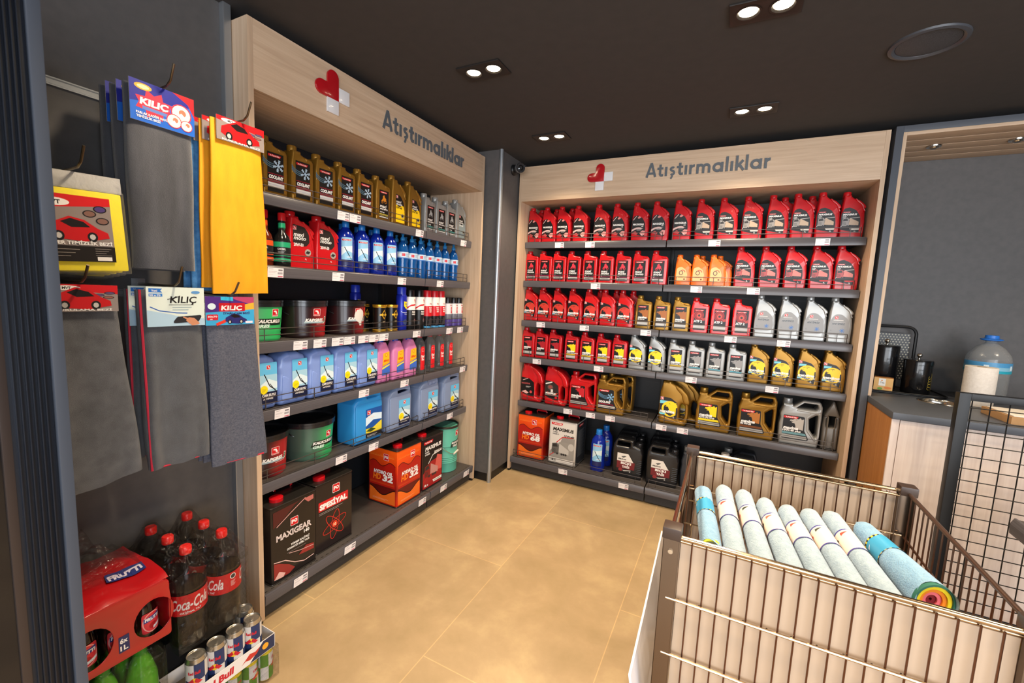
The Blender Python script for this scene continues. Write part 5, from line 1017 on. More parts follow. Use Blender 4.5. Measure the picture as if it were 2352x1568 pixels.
# ------------------------------------------------------------------ drinks on the floor
GRN = M('#58a82a', .15, 0, .1, name='green_bottle'); PETC = film_mat('pet_clear', '#f6f6f4', .06, .0, base='#141312'); COLA = M('#150705', .12, name='cola', coat=.4); CAPR = M('#e01c16', .35, name='red_cap')
def film(name, label, cx, cy, hx, hy, z0, hts, group=None, mat=WRAP, base_h=.0, nx=30, ny=24, side_drop=.03, lump=.006, seed=1, cat='shrink wrap'):
    """heat-shrunk film: a height field draped over the things inside, with sides"""
    r = random.Random(seed); t = []; V = []; F = []
    def H(x, y):
        h = base_h
        for bx_, by_, hb, rb, slope in hts:
            d = math.hypot(x-bx_, y-by_); h = max(h, hb-max(0, d-rb)*slope)
        return h+lump*math.sin(x*61+seed)*math.cos(y*53+seed*2)
    rows_ = []
    for j in range(ny+1):
        for i in range(nx+1):
            x = cx-hx+2*hx*i/nx; y = cy-hy+2*hy*j/ny; V.append((x, y, H(x, y)))
    for j in range(ny):
        for i in range(nx): a = j*(nx+1)+i; F.append((a, a+1, a+nx+2, a+nx+1))
    edge = [i for i in range(nx+1)]+[j*(nx+1)+nx for j in range(1, ny+1)]+[ny*(nx+1)+i for i in range(nx-1, -1, -1)]+[j*(nx+1) for j in range(ny-1, 0, -1)]
    prev = edge; K = 8
    for k in range(1, K+1):
        cur = []
        for n_, e in enumerate(edge):
            x, y, z = V[e]; f = k/K; pinch = 1+.006*abs(math.sin(n_*.9+seed))*math.sin(f*PI)
            V.append((cx+(x-cx)*pinch, cy+(y-cy)*pinch, z+(z0+.003-z)*f)); cur.append(len(V)-1)
        m_ = len(edge)
        for q in range(m_): F.append((prev[q], cur[q], cur[(q+1) % m_], prev[(q+1) % m_]))
        prev = cur
    return tag(put(name, MB().add(V, F, mat).mesh(name, 80)), label, cat, group)
# cola six-pack
def cola():
    body = MB().lathe([(.030, 0), (.050, .004), (.054, .02), (.054, .10), (.053, .13), (.0545, .17), (.0545, .215), (.050, .25), (.034, .285), (.0175, .305), (.014, .312), (.014, .325)], PETC, 28)
    liq = MB().lathe([(.001, .004), (.046, .008), (.0515, .02), (.0515, .10), (.050, .13), (.052, .17), (.052, .205), (.001, .206)], COLA, 28)
    a = Art(); a.rect(-.171, .125, .171, .195, '#c4121a')
    for x in (-.056, -.170, .115): a.text('Coca-Cola' if x == -.056 else 'Coca' if x > 0 else 'Cola', x, .145, .052, W_, .02, .35, wid=.112 if x == -.056 else .054); a.text('ORİJİNAL TAT', 0, .131, .009, W_, .02, align='c')
    a.disc(.086, .180, .010, '#e8e4e0'); a.disc(.086, .180, .0075, '#333333'); lines(a, .078, .162, .016, 5, '#e8c8c4', .0015, .004)
    cp = MB().lathe([(.0165, .312), (.0175, .316), (.0175, .334), (.015, .338), (.001, .338)], CAPR, 28, rib=.04)
    return [('body', body.mesh('body', 60)), ('cola', liq.mesh('cola', 60)), ('label', lab(a, fn=wrap(.0552), strips=.008)), ('cap', cp.mesh('cap', 50))]
kind('cola', 'cola_bottle', 'bottle', cola())
cz = .285; cpos = []
for i, x in enumerate((-1.766, -1.654, -1.542)):
    for j, y in enumerate((.720, .834)):
        cpos.append((x, y)); inst('cola', f'red-capped cola bottle in the six-pack, {["wall side", "middle", "front"][i]} {["left", "right"][j]}', (x, y, cz), PI/2+(-1.5 if (i, j) == (2, 1) else -.29), 'cola bottles in the shrink-wrapped six-pack')
film('shrink_wrap', 'clear shrink film around the six cola bottles', -1.654, .777, .1695, .1145, cz, [(x, y, cz+.344, .021, 2.0) for x, y in cpos], base_h=cz+.262, lump=.003)
# dark crate below them, seen only between the packs
b = MB().box((-.116, -.108, 0), (.116, .108, .02), BLACKM, .004)
for sx in (-1, 1):
    b.box((sx*.116-.004, -.108, 0), (sx*.116+.004, .108, .283), BLACKM, .002); b.box((-.116, sx*.108-.004, 0), (.116, sx*.108+.004, .283), BLACKM, .002)
b.box((-.116, -.108, .272), (.116, .108, .283), BLACKM, .002)
for ch_ in (0,):
    o = tag(put('plastic_crate', b.mesh('plastic_crate', 30)), 'dark plastic crate under the cola six-pack', 'crate'); o.location = (-1.700, .777, .0005)
# energy drink cans in a printed tray on the lemon pack
def can_kind(key, band, nm, txt):
    cm = M('#b9b4aa', .25, .9, name='can_aluminium')
    body = MB().lathe([(.018, 0), (.0235, .004), (.0265, .012), (.0265, .118), (.0235, .128), (.0240, .1305), (.0235, .132), (.0220, .131), (.0215, .128), (.001, .128)], cm, 28)
    tab = MB().plate(rnd([(-.005, -.003), (.005, -.003), (.006, .012), (-.006, .012)], .003, 2), cm, .0014, .0003, X=Matrix.Translation((0, 0, .1295)) @ Matrix.Rotation(PI/2, 4, 'X'))
    a = Art(); n = 6
    for k in range(-3, 3):
        x0 = k*.0275; a.poly([(x0, .01), (x0+.0275, .01), (x0+.0275, .066), (x0+.008, .066), (x0, .062)], band if k % 2 else '#c2c0bf'); a.poly([(x0, .066), (x0+.0275, .066), (x0+.0275, .118), (x0, .118)], '#c2c0bf' if k % 2 else band)
    a.disc(0, .066, .010, '#d8b02a'); a.poly([(-.02, .06), (-.004, .075), (.0, .064), (-.01, .056)], '#b81c2c'); a.poly([(.02, .06), (.004, .075), (.0, .064), (.01, .056)], '#b81c2c'); a.text(txt, 0, .088, .013, '#b81c2c', .05, align='c', wid=.030)
    kind(key, nm, 'can', [('body', body.mesh('body', 50)), ('pull_tab', tab.mesh('pull_tab', 50)), ('label', lab(a, fn=wrap(.0266), strips=.005, name='label'))])
can_kind('energy', '#20305a', 'energy_drink_can', 'Red Bull')
can_kind('lemon', '#4a7a1e', 'lemon_soda_can', 'LIMON')
for i, y in enumerate((.700, .762, .824, .886)):
    inst('energy', f'silver-blue energy drink can, {ORD[i+1]} from left in the front row', (-1.463, y, .136), .9, 'energy drink cans in the tray').scale = (1.1, 1.1, 1.08)
inst('energy', 'silver energy drink can behind the front row, right end of the tray', (-1.532, .900, .136), .6, 'energy drink cans in the tray').scale = (1.1, 1.1, 1.08)
t = thing('can_tray', 'white and navy printed cardboard tray holding the energy drink cans', 'tray', (-1.50, .795, .131), PI/2)
put('base', MB().box((-.155, -.068, 0), (.155, .068, .003), M('#8a7a66', .8), 0).mesh('base', 0), t)
a = Art(); a.rect(-.153, .002, .153, .052, '#d8d4d2'); a.poly([(.06, .002), (.153, .002), (.153, .052), (.11, .052)], '#232c4a'); a.text('Red Bull', -.11, .014, .034, '#b81c2c', .05, .1, wid=.115); a.text('ENERJİ', -.06, .006, .007, '#6a6a70', .02); a.poly([(.03, .016), (.06, .040), (.08, .034), (.10, .042), (.085, .022), (.06, .016), (.045, .022)], '#b8342a'); a.disc(.118, .028, .012, '#d8992a')
f = MB().box((-.155, -.070, 0), (.155, -.068, .053), M('#d8d4d2', .6), 0); a.lay(f, flat(-.070)); f.box((-.155, .068, 0), (.155, .070, .053), M('#d8d4d2', .6), 0).box((-.156, -.070, 0), (-.154, .070, .053), M('#d8d4d2', .6), 0).box((.154, -.070, 0), (.156, .070, .053), M('#d8d4d2', .6), 0); put('wall', f.mesh('wall', 0), t)
for i, y in enumerate((.698, .756, .814, .872, .930)):
    inst('lemon', f'yellow-green soda can in the floor pack, {ORD[i+1]} from left', (-1.462, y, .001), .5+i*.5, 'lemon soda cans in the floor pack').scale = (1, 1, .94)
MC_L = M('#cdb71c', .35, name='lemon_print')
film('shrink_wrap', 'clear film around the yellow-green soda cans on the floor', -1.462, .814, .034, .150, 0, [], base_h=.1285, lump=.0008, seed=3, nx=10)
for k_ in KIND['lemon'][2]:
    if k_[0] == 'body': k_[1].materials[0] = MC_L
# green soda bottles below the cherry pack
gp = MB().lathe([(.001, .003), (.036, 0), (.042, .008), (.042, .12), (.040, .15), (.042, .2), (.040, .26), (.028, .31), (.0145, .345), (.0145, .352)], GRN, 24)
a = Art(); a.rect(-.10, .13, .10, .21, '#5aa82a'); a.disc(0, .17, .022, '#c8d83a'); a.disc(.004, .165, .014, '#3a7a1e')
kind('greenb', 'lime_soda_bottle', 'bottle', [('body', gp.mesh('body', 60)), ('cap', MB().lathe([(.017, .34), (.0175, .364), (.015, .366), (.001, .366)], M('#3f9a2a', .35), 24, rib=.04).mesh('cap', 50)), ('label', lab(a, fn=wrap(.0425), strips=.006))])
gpos = []
for i, x in enumerate((-1.72, -1.63, -1.54)):
    for j, y in enumerate((.405, .495, .585)):
        gpos.append((x, y)); inst('greenb', f'green soda bottle under the red pack, {["wall", "middle", "front"][i]} row, {ORD[j+1]} from left', (x, y, .001), PI/2, 'green soda bottles under the red pack')
film('shrink_wrap', 'clear film around the green soda bottles below the red pack', -1.63, .495, .138, .138, 0, [(x, y, .375, .03, 1.2) for x, y in gpos], base_h=.32, seed=5, lump=.003)
# cherry pack: red printed film with oval windows
cb = MB().lathe([(.001, .003), (.030, 0), (.037, .008), (.037, .10), (.030, .15), (.0145, .185), (.0145, .20)], COLA, 24)
a = Art(); a.poly(rnd([(-.030, .03), (.030, .03), (.032, .07), (.030, .11), (-.030, .11), (-.032, .07)], .01), '#c8323c'); a.ring(0, .07, .028, .038, .003, '#e8a8a0'); a.poly([(-.026, .072), (.026, .080), (.026, .098), (-.026, .090)], '#2a3a80'); a.text('FRUTTI', 0, .078, .016, W_, .05, .1, align='c', wid=.046); a.disc(.0, .055, .012, '#a01c24'); a.poly([(.0, .05), (.028, .058), (.028, .048), (.0, .040)], '#d8dce8')
kind('cherry', 'cherry_soda_bottle', 'bottle', [('body', cb.mesh('body', 60)), ('cap', MB().lathe([(.017, .19), (.0175, .214), (.015, .216), (.001, .216)], CAPR, 24, rib=.04).mesh('cap', 50)), ('label', lab(a, fn=wrap(.0374), strips=.006))])
RP = M('#a01218', .22, name='red_print_film', coat=.6)
t = thing('printed_pack_wrap', 'red printed shrink wrap with oval windows around dark soda bottles', 'drinks pack', (-1.64, .507, .383), PI/2, None)
# local: x along +Y, front toward +X
win = [[(cx+.052*math.cos(q*PI/12), .085+.060*math.sin(q*PI/12)) for q in range(24)] for cx in (-.052, .098)]
FR_ = rnd([(-.170, .002, .01), (.141, .002, .01), (.143, .12), (.136, .192, .02), (-.165, .192, .02), (-.172, .12)], .01)
fp = MB().plate(FR_, RP, .003, .001, win, y=-.150); put('front', fp.mesh('front', 40), t)
a = Art(); a.rect(.010, .03, .035, .08, '#232a5a'); a.text('6x', .013, .058, .02, W_, .03, wid=.018); a.text('1L', .013, .036, .02, W_, .03, wid=.018); put('front_print', a.lay(MB(), flat(-.152)).mesh('front_print', 0), t)
V = []; F = []; nx, ny = 22, 18
for j in range(ny+1):
    for i in range(nx+1):
        u, v = i/nx, j/ny; x = -.165+.305*u; y = -.148+.29*v
        z = .196+.014*math.sin(v*PI)+.006*math.sin(u*2*PI*2.0+1)*math.sin(v*PI*2.2)+.0012*math.sin(u*37+v*21); V.append((x, y, z if v > 0 else .191))
for j in range(ny):
    for i in range(nx): q = j*(nx+1)+i; F.append((q, q+1, q+nx+2, q+nx+1))
put('top', MB().add(V, F, RP).mesh('top', 60), t)
topz = lambda x, y: .196+.014*math.sin((y+.148)/.29*PI)+.006*math.sin((x+.165)/.305*2*PI*2.0+1)*math.sin((y+.148)/.29*PI*2.2)+.0012*math.sin((x+.165)/.305*37+(y+.148)/.29*21)
for cx_ in (-.10, .07):
    a = Art(); a.poly([(cx_-.05, -.07), (cx_+.045, -.075), (cx_+.05, -.03), (cx_-.04, -.025)], '#26306e'); a.text('FRUTTI', cx_, -.063, .030, '#c9c4d8', .06, .1, align='c', wid=.085)
    put('top_print', a.lay(MB(), lambda u, v, o: (u, v, topz(u, v)+o*6+.0020), strips=.008).mesh('top_print', 0), t)
put('side', MB().prism(rnd([(-.148, .002), (.142, .002), (.142, .178), (-.148, .178)], .01), RP, 0, .138, .141).mesh('side', 40), t)
for i, x in enumerate((-1.545, -1.635, -1.725)):
    for j, y in enumerate((.385, .455, .525, .600)):
        if i and j in (1,): pass
        inst('cherry', f'dark cherry soda bottle in the red pack, {["front", "middle", "wall"][i]} row, {ORD[j+1]} from left', (x, y, .3860), PI/2+.15*(j-1), 'cherry soda bottles in the red pack').scale = (.92, .92, .82)
film('shrink_wrap', 'loose clear film with a twisted tail on top of the red pack', -1.66, .49, .10, .12, .606, [(-1.70, .52, .74, .004, 3.2), (-1.66, .54, .68, .01, 1.2)], base_h=.622, seed=8, lump=.008)

# ------------------------------------------------------------------ wire bin
BM = M('#6e5f52', .22, .9, name='bin_metal'); BC = M('#3a2d27', .35, name='bin_cap'); BW = M('#b9a183', .18, 1, name='bin_bright_wire'); BD = M('#6e4e3e', .3, .9, name='bin_wire'); PAN = M('#aa9580', .35, name='bin_panel')  # bin_metal: brown reflected by the chrome posts is put into its colour
BX0, BX1, BY0, BY1, BZ = -.082, .585, 1.130, 1.838, .90
t = thing('wire_bin', 'square wire promotion bin with beige side panels full of rolled cloths', 'wire basket', ((BX0+BX1)/2, (BY0+BY1)/2, 0)); ox, oy = -(BX0+BX1)/2, -(BY0+BY1)/2
def BP(name, mb, lb=None, sm=40):
    m = mb.mesh(name, sm); m.transform(Matrix.Translation((ox, oy, 0))); return put(name, m, t, lb)
for x, y, sx, sy in ((BX0, BY0, 1, 1), (BX1, BY0, -1, 1), (BX0, BY1, 1, -1), (BX1, BY1, -1, -1)):
    b = MB().box((x-.018*sx, y-.010*sy, 0), (x+.020*sx, y-.007*sy, .895), BM, .001).box((x-.018*sx, y-.010*sy, 0), (x-.015*sx, y+.030*sy, .895), BM, .001)
    b.box((x+.020*sx, y-.010*sy, 0), (x+.023*sx, y+.012*sy, .895), BM, .001)
    p = BP('post', b)
    m = MB().box((x-.021*sx, y-.013*sy, .893), (x+.025*sx, y+.032*sy, .924), BC, .004).mesh('post_cap', 40); m.transform(Matrix.Translation((ox, oy, 0))); put('post_cap', m, p)
    m = MB().cyl((x+.002*sx, y-.009*sy, .862), (x+.002*sx, y-.014*sy, .862), .006, M('#c9bfb0', .25, .9), 12).mesh('rivet'); m.transform(Matrix.Translation((ox, oy, 0))); put('rivet', m, p)
nv = 20
for nm, y, o_ in (('front', BY0, -1), ('back', BY1, -1)):
    b = MB().tube([(BX0+.02, y, .900), (BX1-.02, y, .900)], .0062, BW, 10); BP('rim_rod', b)
    b = MB().tube([(BX0+.02, y+(.010 if nm == 'front' else -.010), .886), (BX1-.02, y+(.010 if nm == 'front' else -.010), .886)], .0045, BW, 10); BP('rim_rod', b)
    for z in ((.733, .578, .42, .26) if nm == 'front' else (.748, .42, .1)): BP('cross_rod', MB().tube([(BX0-.0, y-.007, z), (BX1, y-.007, z)], .0040, BW, 8))
    b = MB()
    for i in range(nv): BP('mesh_wire', MB().tube([(BX0+.018+i*.0332, y, .10), (BX0+.018+i*.0332, y, .890)], .0022, BD, 6))
BP('front_panel', MB().box((BX0+.024, BY0+.010, .30), (BX1-.024, BY0+.013, .880), PAN), 'beige plastic panel')
BP('back_panel', MB().box((BX0+.024, BY1+.008, .10), (BX1-.024, BY1+.011, .882), PAN), 'beige plastic panel')
for x in (BX0, BX1):
    BP('rim_rod', MB().tube([(x, BY0+.02, .900), (x, BY1-.02, .900)], .0062, M('#5a463c', .3, .6, name='brown_rod') if x == BX1 else BW, 10))
    for z in ((.745, .42, .1)): BP('cross_rod', MB().tube([(x-.006*(1 if x == BX0 else -1), BY0, z), (x-.006*(1 if x == BX0 else -1), BY1, z)], .0036, BW if x == BX0 else BD, 8))
    for i in range(20 if x == BX1 else 3): BP('mesh_wire', MB().tube([(x, BY0+.03+i*(.0332 if x == BX1 else .31), .10), (x, BY0+.03+i*(.0332 if x == BX1 else .31), .895)], .0022, BD, 6))
V = [(-.146, 1.07, .52), (-.170, 1.86, .52), (-.125, 1.86, .30), (-.108, 1.09, .30), (-.104, 1.86, .06), (-.104, 1.12, .06)]
V += [(x-.006, y, z) for x, y, z in V]
BP('side_panel', MB().add(V, [(0, 3, 2, 1), (3, 5, 4, 2), (6, 7, 8, 9), (9, 8, 10, 11), (0, 6, 9, 3), (3, 9, 11, 5), (1, 2, 8, 7), (2, 4, 10, 8), (0, 1, 7, 6), (5, 11, 10, 4)], M('#dedce2', .3, name='white_panel')), 'white plastic sheet bowed outwards', 0)
b = MB()
for i in range(13): b.tube([(BX0+.03+i*.05, BY0+.01, .726), (BX0+.03+i*.05, BY1-.012, .726)], .0025, BW, 6)
for i in range(4): b.tube([(BX0+.006, BY0+.06+i*.195, .721), (BX1-.006, BY0+.06+i*.195, .721)], .003, BW, 6)
BP('floor_grid', b)
# rolled cloths
PB1 = noise_mat('pale_blue_terry', '#93a9bd', '#a7bccb', (1, 1, 1), 60, 8, .95, .8, 260, sheen=.3, bdist=.005); PB2 = noise_mat('blue_terry', '#78a4c8', '#8cb6d4', (1, 1, 1), 60, 8, .95, .8, 260, sheen=.3, bdist=.005)
LIME = M('#b9c83a', .8, name='lime_edge')
def roll(a0, a1, r0, r1, blue, label, seed, rain=False, knot=False):
    A = Vector(a0); B = Vector(a1); d = (B-A); L = d.length; rot = d.to_track_quat('Z', 'Y').to_euler()
    t = thing('rolled_cloth', label, 'cloth', A, 0, 'rolled pale blue cloths in the bin'); t.rotation_euler = rot
    m = PB2 if blue else PB1; rd = random.Random(seed); n = 28; k = 26; V = []; F = []
    for j in range(k+1):
        f = j/k; R = r0+(r1-r0)*f
        band = math.exp(-((f-.40)/.10)**2)*.10
        R *= (1-band)
        if j == 0: R *= .35
        if j == 1: R *= .8
        for i in range(n):
            q = 2*PI*i/n; rr_ = R*(1+.018*math.sin(3*q+seed+f*2)+.012*math.sin(7*q+f*9+seed)+(.16*max(0, math.sin(q+seed))*max(0, .3-f) if knot else 0))
            V.append((rr_*math.cos(q), rr_*math.sin(q)*1.15, L*f+(.012*math.sin(q*2+seed) if j in (0, k) else 0)))
    for j in range(k):
        for i in range(n): F.append((j*n+i, j*n+(i+1) % n, (j+1)*n+(i+1) % n, (j+1)*n+i))
    F.append(tuple(range(n-1, -1, -1)))
    b = MB().add(V, F, m)
    cols = ['#2f6a5a', '#e8d020', '#e8881c', '#e8707a', '#7a1420'] if rain else ['#b9c83a', '#9ab8c8', '#b9c83a', '#8fb0c4', '#8fb0c4']
    put('cloth', b.mesh('cloth', 70), t)
    sp = MB(); Rr = r1
    for q_, c in enumerate(cols):
        w_ = .12 if q_ == 0 else .2; R0, R1 = Rr, Rr-r1*w_; zz = L-.004-(.004*q_)
        sp.lathe([(R0*.99, zz-.006), (R0*.985, zz+.004), (R1, zz+.004), (R1*.97, zz-.02)], M(c, .85), 28, cap=False, sy=1.15); Rr = R1
    sp.lathe([(.0005, L-.03), (Rr, L-.026)], M(cols[-1], .85), 28, cap=False)
    put('layered_end', sp.mesh('layered_end', 60), t, 'rainbow layered cloth end' if rain else None)
    rb = (r0+(r1-r0)*.4)*.985; z0, z1 = L*.30, L*.52; a = Art()
    # band wraps the roll: u round, v along
    def F_(u, v, o): q = u/rb; f_ = v/L; RR = (r0+(r1-r0)*f_)*(1-.10*math.exp(-((f_-.40)/.10)**2))*1.02+o+.0008; return (-RR*math.sin(q), -RR*math.cos(q)*1.15, v)
    cw = rb*PI
    if blue:
        a.rect(-cw, z0, cw, z1, '#3c9cc8')
        for e in (z0, z1-.006):
            for i in range(int(2*cw/.006)): a.e.append(([(-cw+i*.006, e), (-cw+i*.006+.006, e), (-cw+i*.006+.006, e+.006), (-cw+i*.006, e+.006)], None, '#e8c41c' if i % 2 else '#1c1c1e', 1))
        for u in (-.06, -.01, .05): a.rect(u, z0+.018, u+.03, z0+.032, '#e8e0f0'); a.rect(u+.002, z0+.036, u+.02, z0+.046, '#5a70c0')
    else:
        a.rect(-cw, z0, cw, z1, '#e4d6cc'); a.rect(-cw, z0, cw, z0+.005, '#3c3a90'); a.rect(-cw, z1-.005, cw, z1, '#3c3a90')
        for i, u in enumerate((-.085, -.045, -.008, .030, .065)):
            c = ['#c8483a', '#2c3a34', '#a8604a', '#c8483a', '#3a4438'][(i+seed) % 5]; a.rrect(u, z0+.014+.01*(i % 2), u+.020, z0+.034+.01*(i % 2), c, .003); a.rect(u+.003, z0+.040, u+.016, z0+.043, '#7a6a90')
    put('paper_band', a.lay(MB(), F_, strips=.004, base=0).mesh('paper_band', 60), t)
zr = .790
RL = [(-.030, 1.70, .016, 1.33, True), (.038, 1.76, .085, 1.27, False), (.103, 1.755, .154, 1.27, False), (.168, 1.72, .223, 1.27, False), (.232, 1.70, .292, 1.27, False), (.296, 1.71, .361, 1.27, False), (.360, 1.73, .430, 1.27, False), (.436, 1.69, .516, 1.36, True)]
for i, (x0, y0, x1, y1, bl) in enumerate(RL):
    inst_l = ['blue cloth roll with checkered band at the left end of the bin', 'pale blue cloth roll with white band, second from left', 'pale blue cloth roll with white band, third from left', 'pale blue cloth roll with white band, fourth from left', 'pale blue cloth roll with white band, fifth from left', 'pale blue cloth roll with white band, sixth from left', 'pale blue cloth roll with white band, seventh from left', 'blue cloth roll with checkered band and rainbow layered end'][i]
    rr0, rr1 = (.0285, .0300) if i < 7 else (.028, .044)
    roll((x0, y0, zr+.012), (x1, y1, zr-.012+(.010 if i == 7 else 0)), rr0, rr1, bl, inst_l, i, rain=(i == 7), knot=(i in (0, 2)))

# ------------------------------------------------------------------ coffee niche
ZN = 2.512
t = thing('coffee_niche_frame', 'slate frame with oak lining around the dark coffee niche', 'frame', (.735, YR, 0))
b = MB().box((0, 0, 0), (.034, .55, ZN), NAVY, .001); put('side_board', b.mesh('side_board', 30), t, 'slate grey board')
b = MB().box((.034, 0, ZN-.034), (1.6, .55, ZN), NAVY, .001); put('top_board', b.mesh('top_board', 30), t, 'slate grey board')
put('side_lining', MB().box((.034, .001, 1.001), (.050, .55, ZN-.034), OAK_Z, .001).mesh('side_lining', 30), t, 'light oak lining')
b = MB()
for i in range(5): b.box((.050, .001+i*.112, ZN-.052), (1.6, .001+i*.112+.106, ZN-.034), OAK_X, .002)
put('slatted_soffit', b.mesh('slatted_soffit', 30), t, 'light oak slats')
for i, (x, y) in enumerate(((.972, 3.40), (1.318, 3.41), (1.66, 3.41))):
    t = thing('niche_spotlight', ('small chrome spotlight in the niche soffit, left one', 'small chrome spotlight in the niche soffit, at the right photo edge', 'small chrome niche spotlight outside the picture')[i], 'spotlight', (x, y, ZN-.0524), 0, 'spotlights in the niche soffit')
    put('ring', MB().lathe([(.036, 0), (.034, -.007), (.022, -.008), (.020, 0)], CHROME, 28, cap=False).mesh('ring'), t)
    put('eyeball', MB().lathe([(.020, -.002), (.017, -.012), (.010, -.018), (.001, -.019)], CHROME, 20).mesh('eyeball'), t)
# counter
t = thing('counter_cabinet', 'coffee counter cabinet with whitewashed oak doors and orange oak side', 'cabinet', (.775, 2.735, 0))
put('side_panel', MB().box((0, .012, .07), (.018, .97, .965), ORANGE_OAK, .001).mesh('side_panel', 30), t, 'orange-brown oak side panel')
put('front_frame', MB().box((0, 0, .07), (.030, .012, .965), WHITE_OAK, .001).mesh('front_frame', 30), t)
for i in range(3): put('door', MB().box((.032+i*.62, -.001, .072), (.648+i*.62, .014, .962), WHITE_OAK, .0015).mesh('door', 30), t, 'whitewashed oak door')
put('body', MB().box((.018, .014, .07), (1.9, .97, .965), DARK).mesh('body', 0), t)
put('plinth', MB().box((.01, .03, 0), (1.9, .97, .07), NAVY).mesh('plinth', 0), t)
hol = [(1.105-.775+.085*math.cos(a*PI/16), 3.215-2.735+.085*math.sin(a*PI/16)) for a in range(32)]
w_ = MB().plate([(-.0035, -.015), (1.9, -.015), (1.9, .970), (-.0035, .970)], NAVY, .034, .001, [hol], X=Matrix.Translation((0, 0, .983)) @ Matrix.Rotation(-PI/2, 4, 'X'))
o = tag(put('worktop', w_.mesh('worktop', 30)), 'slate worktop of the coffee counter', 'worktop'); o.location = (.775, 2.735, 0)
CT = 1.0
t = thing('waste_ring', 'round steel waste opening set into the slate worktop', 'waste opening', (1.105, 3.215, CT))
put('rim', MB().lathe([(.098, .0005), (.096, .003), (.080, .003), (.076, -.002), (.076, -.028)], CHROME, 40, cap=False).mesh('rim', 50), t)
put('liner', MB().lathe([(.0755, -.02), (.0755, -.030), (.001, -.030)], M('#3a3735', .4, .6), 40, cap=False).mesh('liner', 50), t)
t = thing('serving_tray', 'black oval-ended tray under the canisters on the worktop', 'tray', (.985, 3.455, CT))
b = MB().plate(rnd([(-.19, -.125, .05), (.20, -.125, .05), (.20, .135, .05), (-.19, .135, .05)], .05), BLACKM, .008, .003, X=Matrix.Translation((0, 0, .005)) @ Matrix.Rotation(-PI/2, 4, 'X')); put('base', b.mesh('base', 40), t)
b = MB().tube([(x, y, .012) for x, y in rnd([(-.19, -.125), (.20, -.125), (.20, .135), (-.19, .135)], .05, 8)], .004, BLACKM, 8, True); put('rim', b.mesh('rim'), t)
CAN = M('#121214', .22, .2, name='black_canister', coat=.4)
def canister_t(x, y, r, h, lb, deco):
    t = thing('tea_canister', lb, 'canister', (x, y, CT+.0096))
    put('body', MB().lathe([(r*.96, 0), (r, .004), (r, h-.035), (r*.985, h-.03)], CAN, 40).mesh('body', 40), t)
    ld = put('lid', MB().lathe([(r*1.015, h-.034), (r*1.02, h-.010), (r*.97, h-.001), (r*.3, h+.004), (.001, h+.005)], CAN, 40).mesh('lid', 40), t)
    put('knob', MB().lathe([(.006, h+.003), (.005, h+.012), (.013, h+.020), (.014, h+.028), (.009, h+.036), (.001, h+.038)], CHROME, 20).mesh('knob', 60), ld, 'chrome knob')
    if deco:
        a = Art(); G_ = '#b9a23a'; x0 = r*.72
        for q in range(5): a.ring(x0, .04+.016*q, .012-.001*q, .010, .0014, G_, q*.5, 14, 0, 5)
        a.line([(x0+.018, .02), (x0+.020, .09), (x0+.012, .13)], .0015, G_); put('gold_ornament', lab(a, fn=wrap(r+.0002), strips=.004), t, 'gold swirl ornament')
canister_t(.915, 3.505, .066, .275, 'tall black tea canister with chrome knob on the tray', False); canister_t(1.055, 3.425, .068, .205, 'short black tea canister with gold swirls on the tray', True)
a = Art(); a.rect(-.045, .002, .045, .078, '#d8a860'); a.rect(-.022, .03, .010, .074, '#e8e4dc'); a.text('Tea', -.016, .045, .014, '#6a6a5a', .02); a.disc(-.008, .062, .004, '#d88a2a'); a.disc(.022, .020, .018, '#d87a2a', .008); a.disc(-.014, .012, .012, '#6a9a2a', .008)
t = thing('tea_box', 'small orange and white tea box in front of the canisters', 'box', (.892, 3.385, CT+.0096), -.25)
put('carton', MB().box((-.045, -.03, 0), (.045, .03, .08), M('#c98a48', .6), .001).mesh('carton', 30), t); put('print', a.lay(MB(), flat(-.030)).mesh('print', 0), t)
# perforated panel in a tube frame
t = thing('perforated_panel', 'perforated metal panel in a black tube frame leaning on the niche wall', 'panel', (.94, 3.655, CT))
put('tube_frame', MB().tube([(-.13, 0, .01), (-.13, 0, .35)]+[(-.13+.05-.05*math.cos(k*PI/16), 0, .35+.05*math.sin(k*PI/16)) for k in range(9)]+[(.155-.05+.05*math.sin(k*PI/16), 0, .35+.05*math.cos(k*PI/16)) for k in range(9)]+[(.155, 0, .35), (.155, 0, .01)], .009, BLACKM, 10).mesh('tube_frame'), t)
b = MB().box((-.12, -.001, .05), (.125, .001, .355), M('#2b2b2d', .4)); D = M('#b5b09e', .5)
for j in range(19):
    for i in range(15): b.add([(-.112+i*.0163+(.008 if j % 2 else 0)+.0042*math.cos(q*PI/4), -.0016, .062+j*.0158+.0042*math.sin(q*PI/4)) for q in range(8)], [tuple(range(8))], D)
put('perforated_sheet', b.mesh('perforated_sheet', 0), t)
# water bottle and paper roll
t = thing('water_bottle', 'large clear five-litre water bottle with blue cap behind the paper roll', 'bottle', (1.365, 3.45, CT))
WBM = M('#cfd8dc', .08, 0, .85, .55, name='water_pet', ior=1.25)
pr = [(.001, .004), (.088, 0), (.095, .01)]+[(.095-.003*(k % 2), .02+.012*k) for k in range(12)]+[(.095, .17), (.095, .25), (.088, .275), (.06, .315), (.030, .338), (.024, .342), (.024, .362)]
put('body', MB().lathe(pr, film_mat('water_bottle_pet', '#c8d4da', .22, .15, 30), 40).mesh('body', 60), t)
put('water', MB().lathe([(.001, .006), (.088, .008), (.090, .02), (.090, .15), (.001, .151)], M('#a9bcc4', .05, 0, .9, name='water', ior=1.33), 40).mesh('water', 60), t)
put('cap', MB().lathe([(.028, .352), (.046, .358), (.048, .364), (.030, .368), (.028, .385), (.001, .387)], M('#2a70c8', .35), 32).mesh('cap', 50), t)
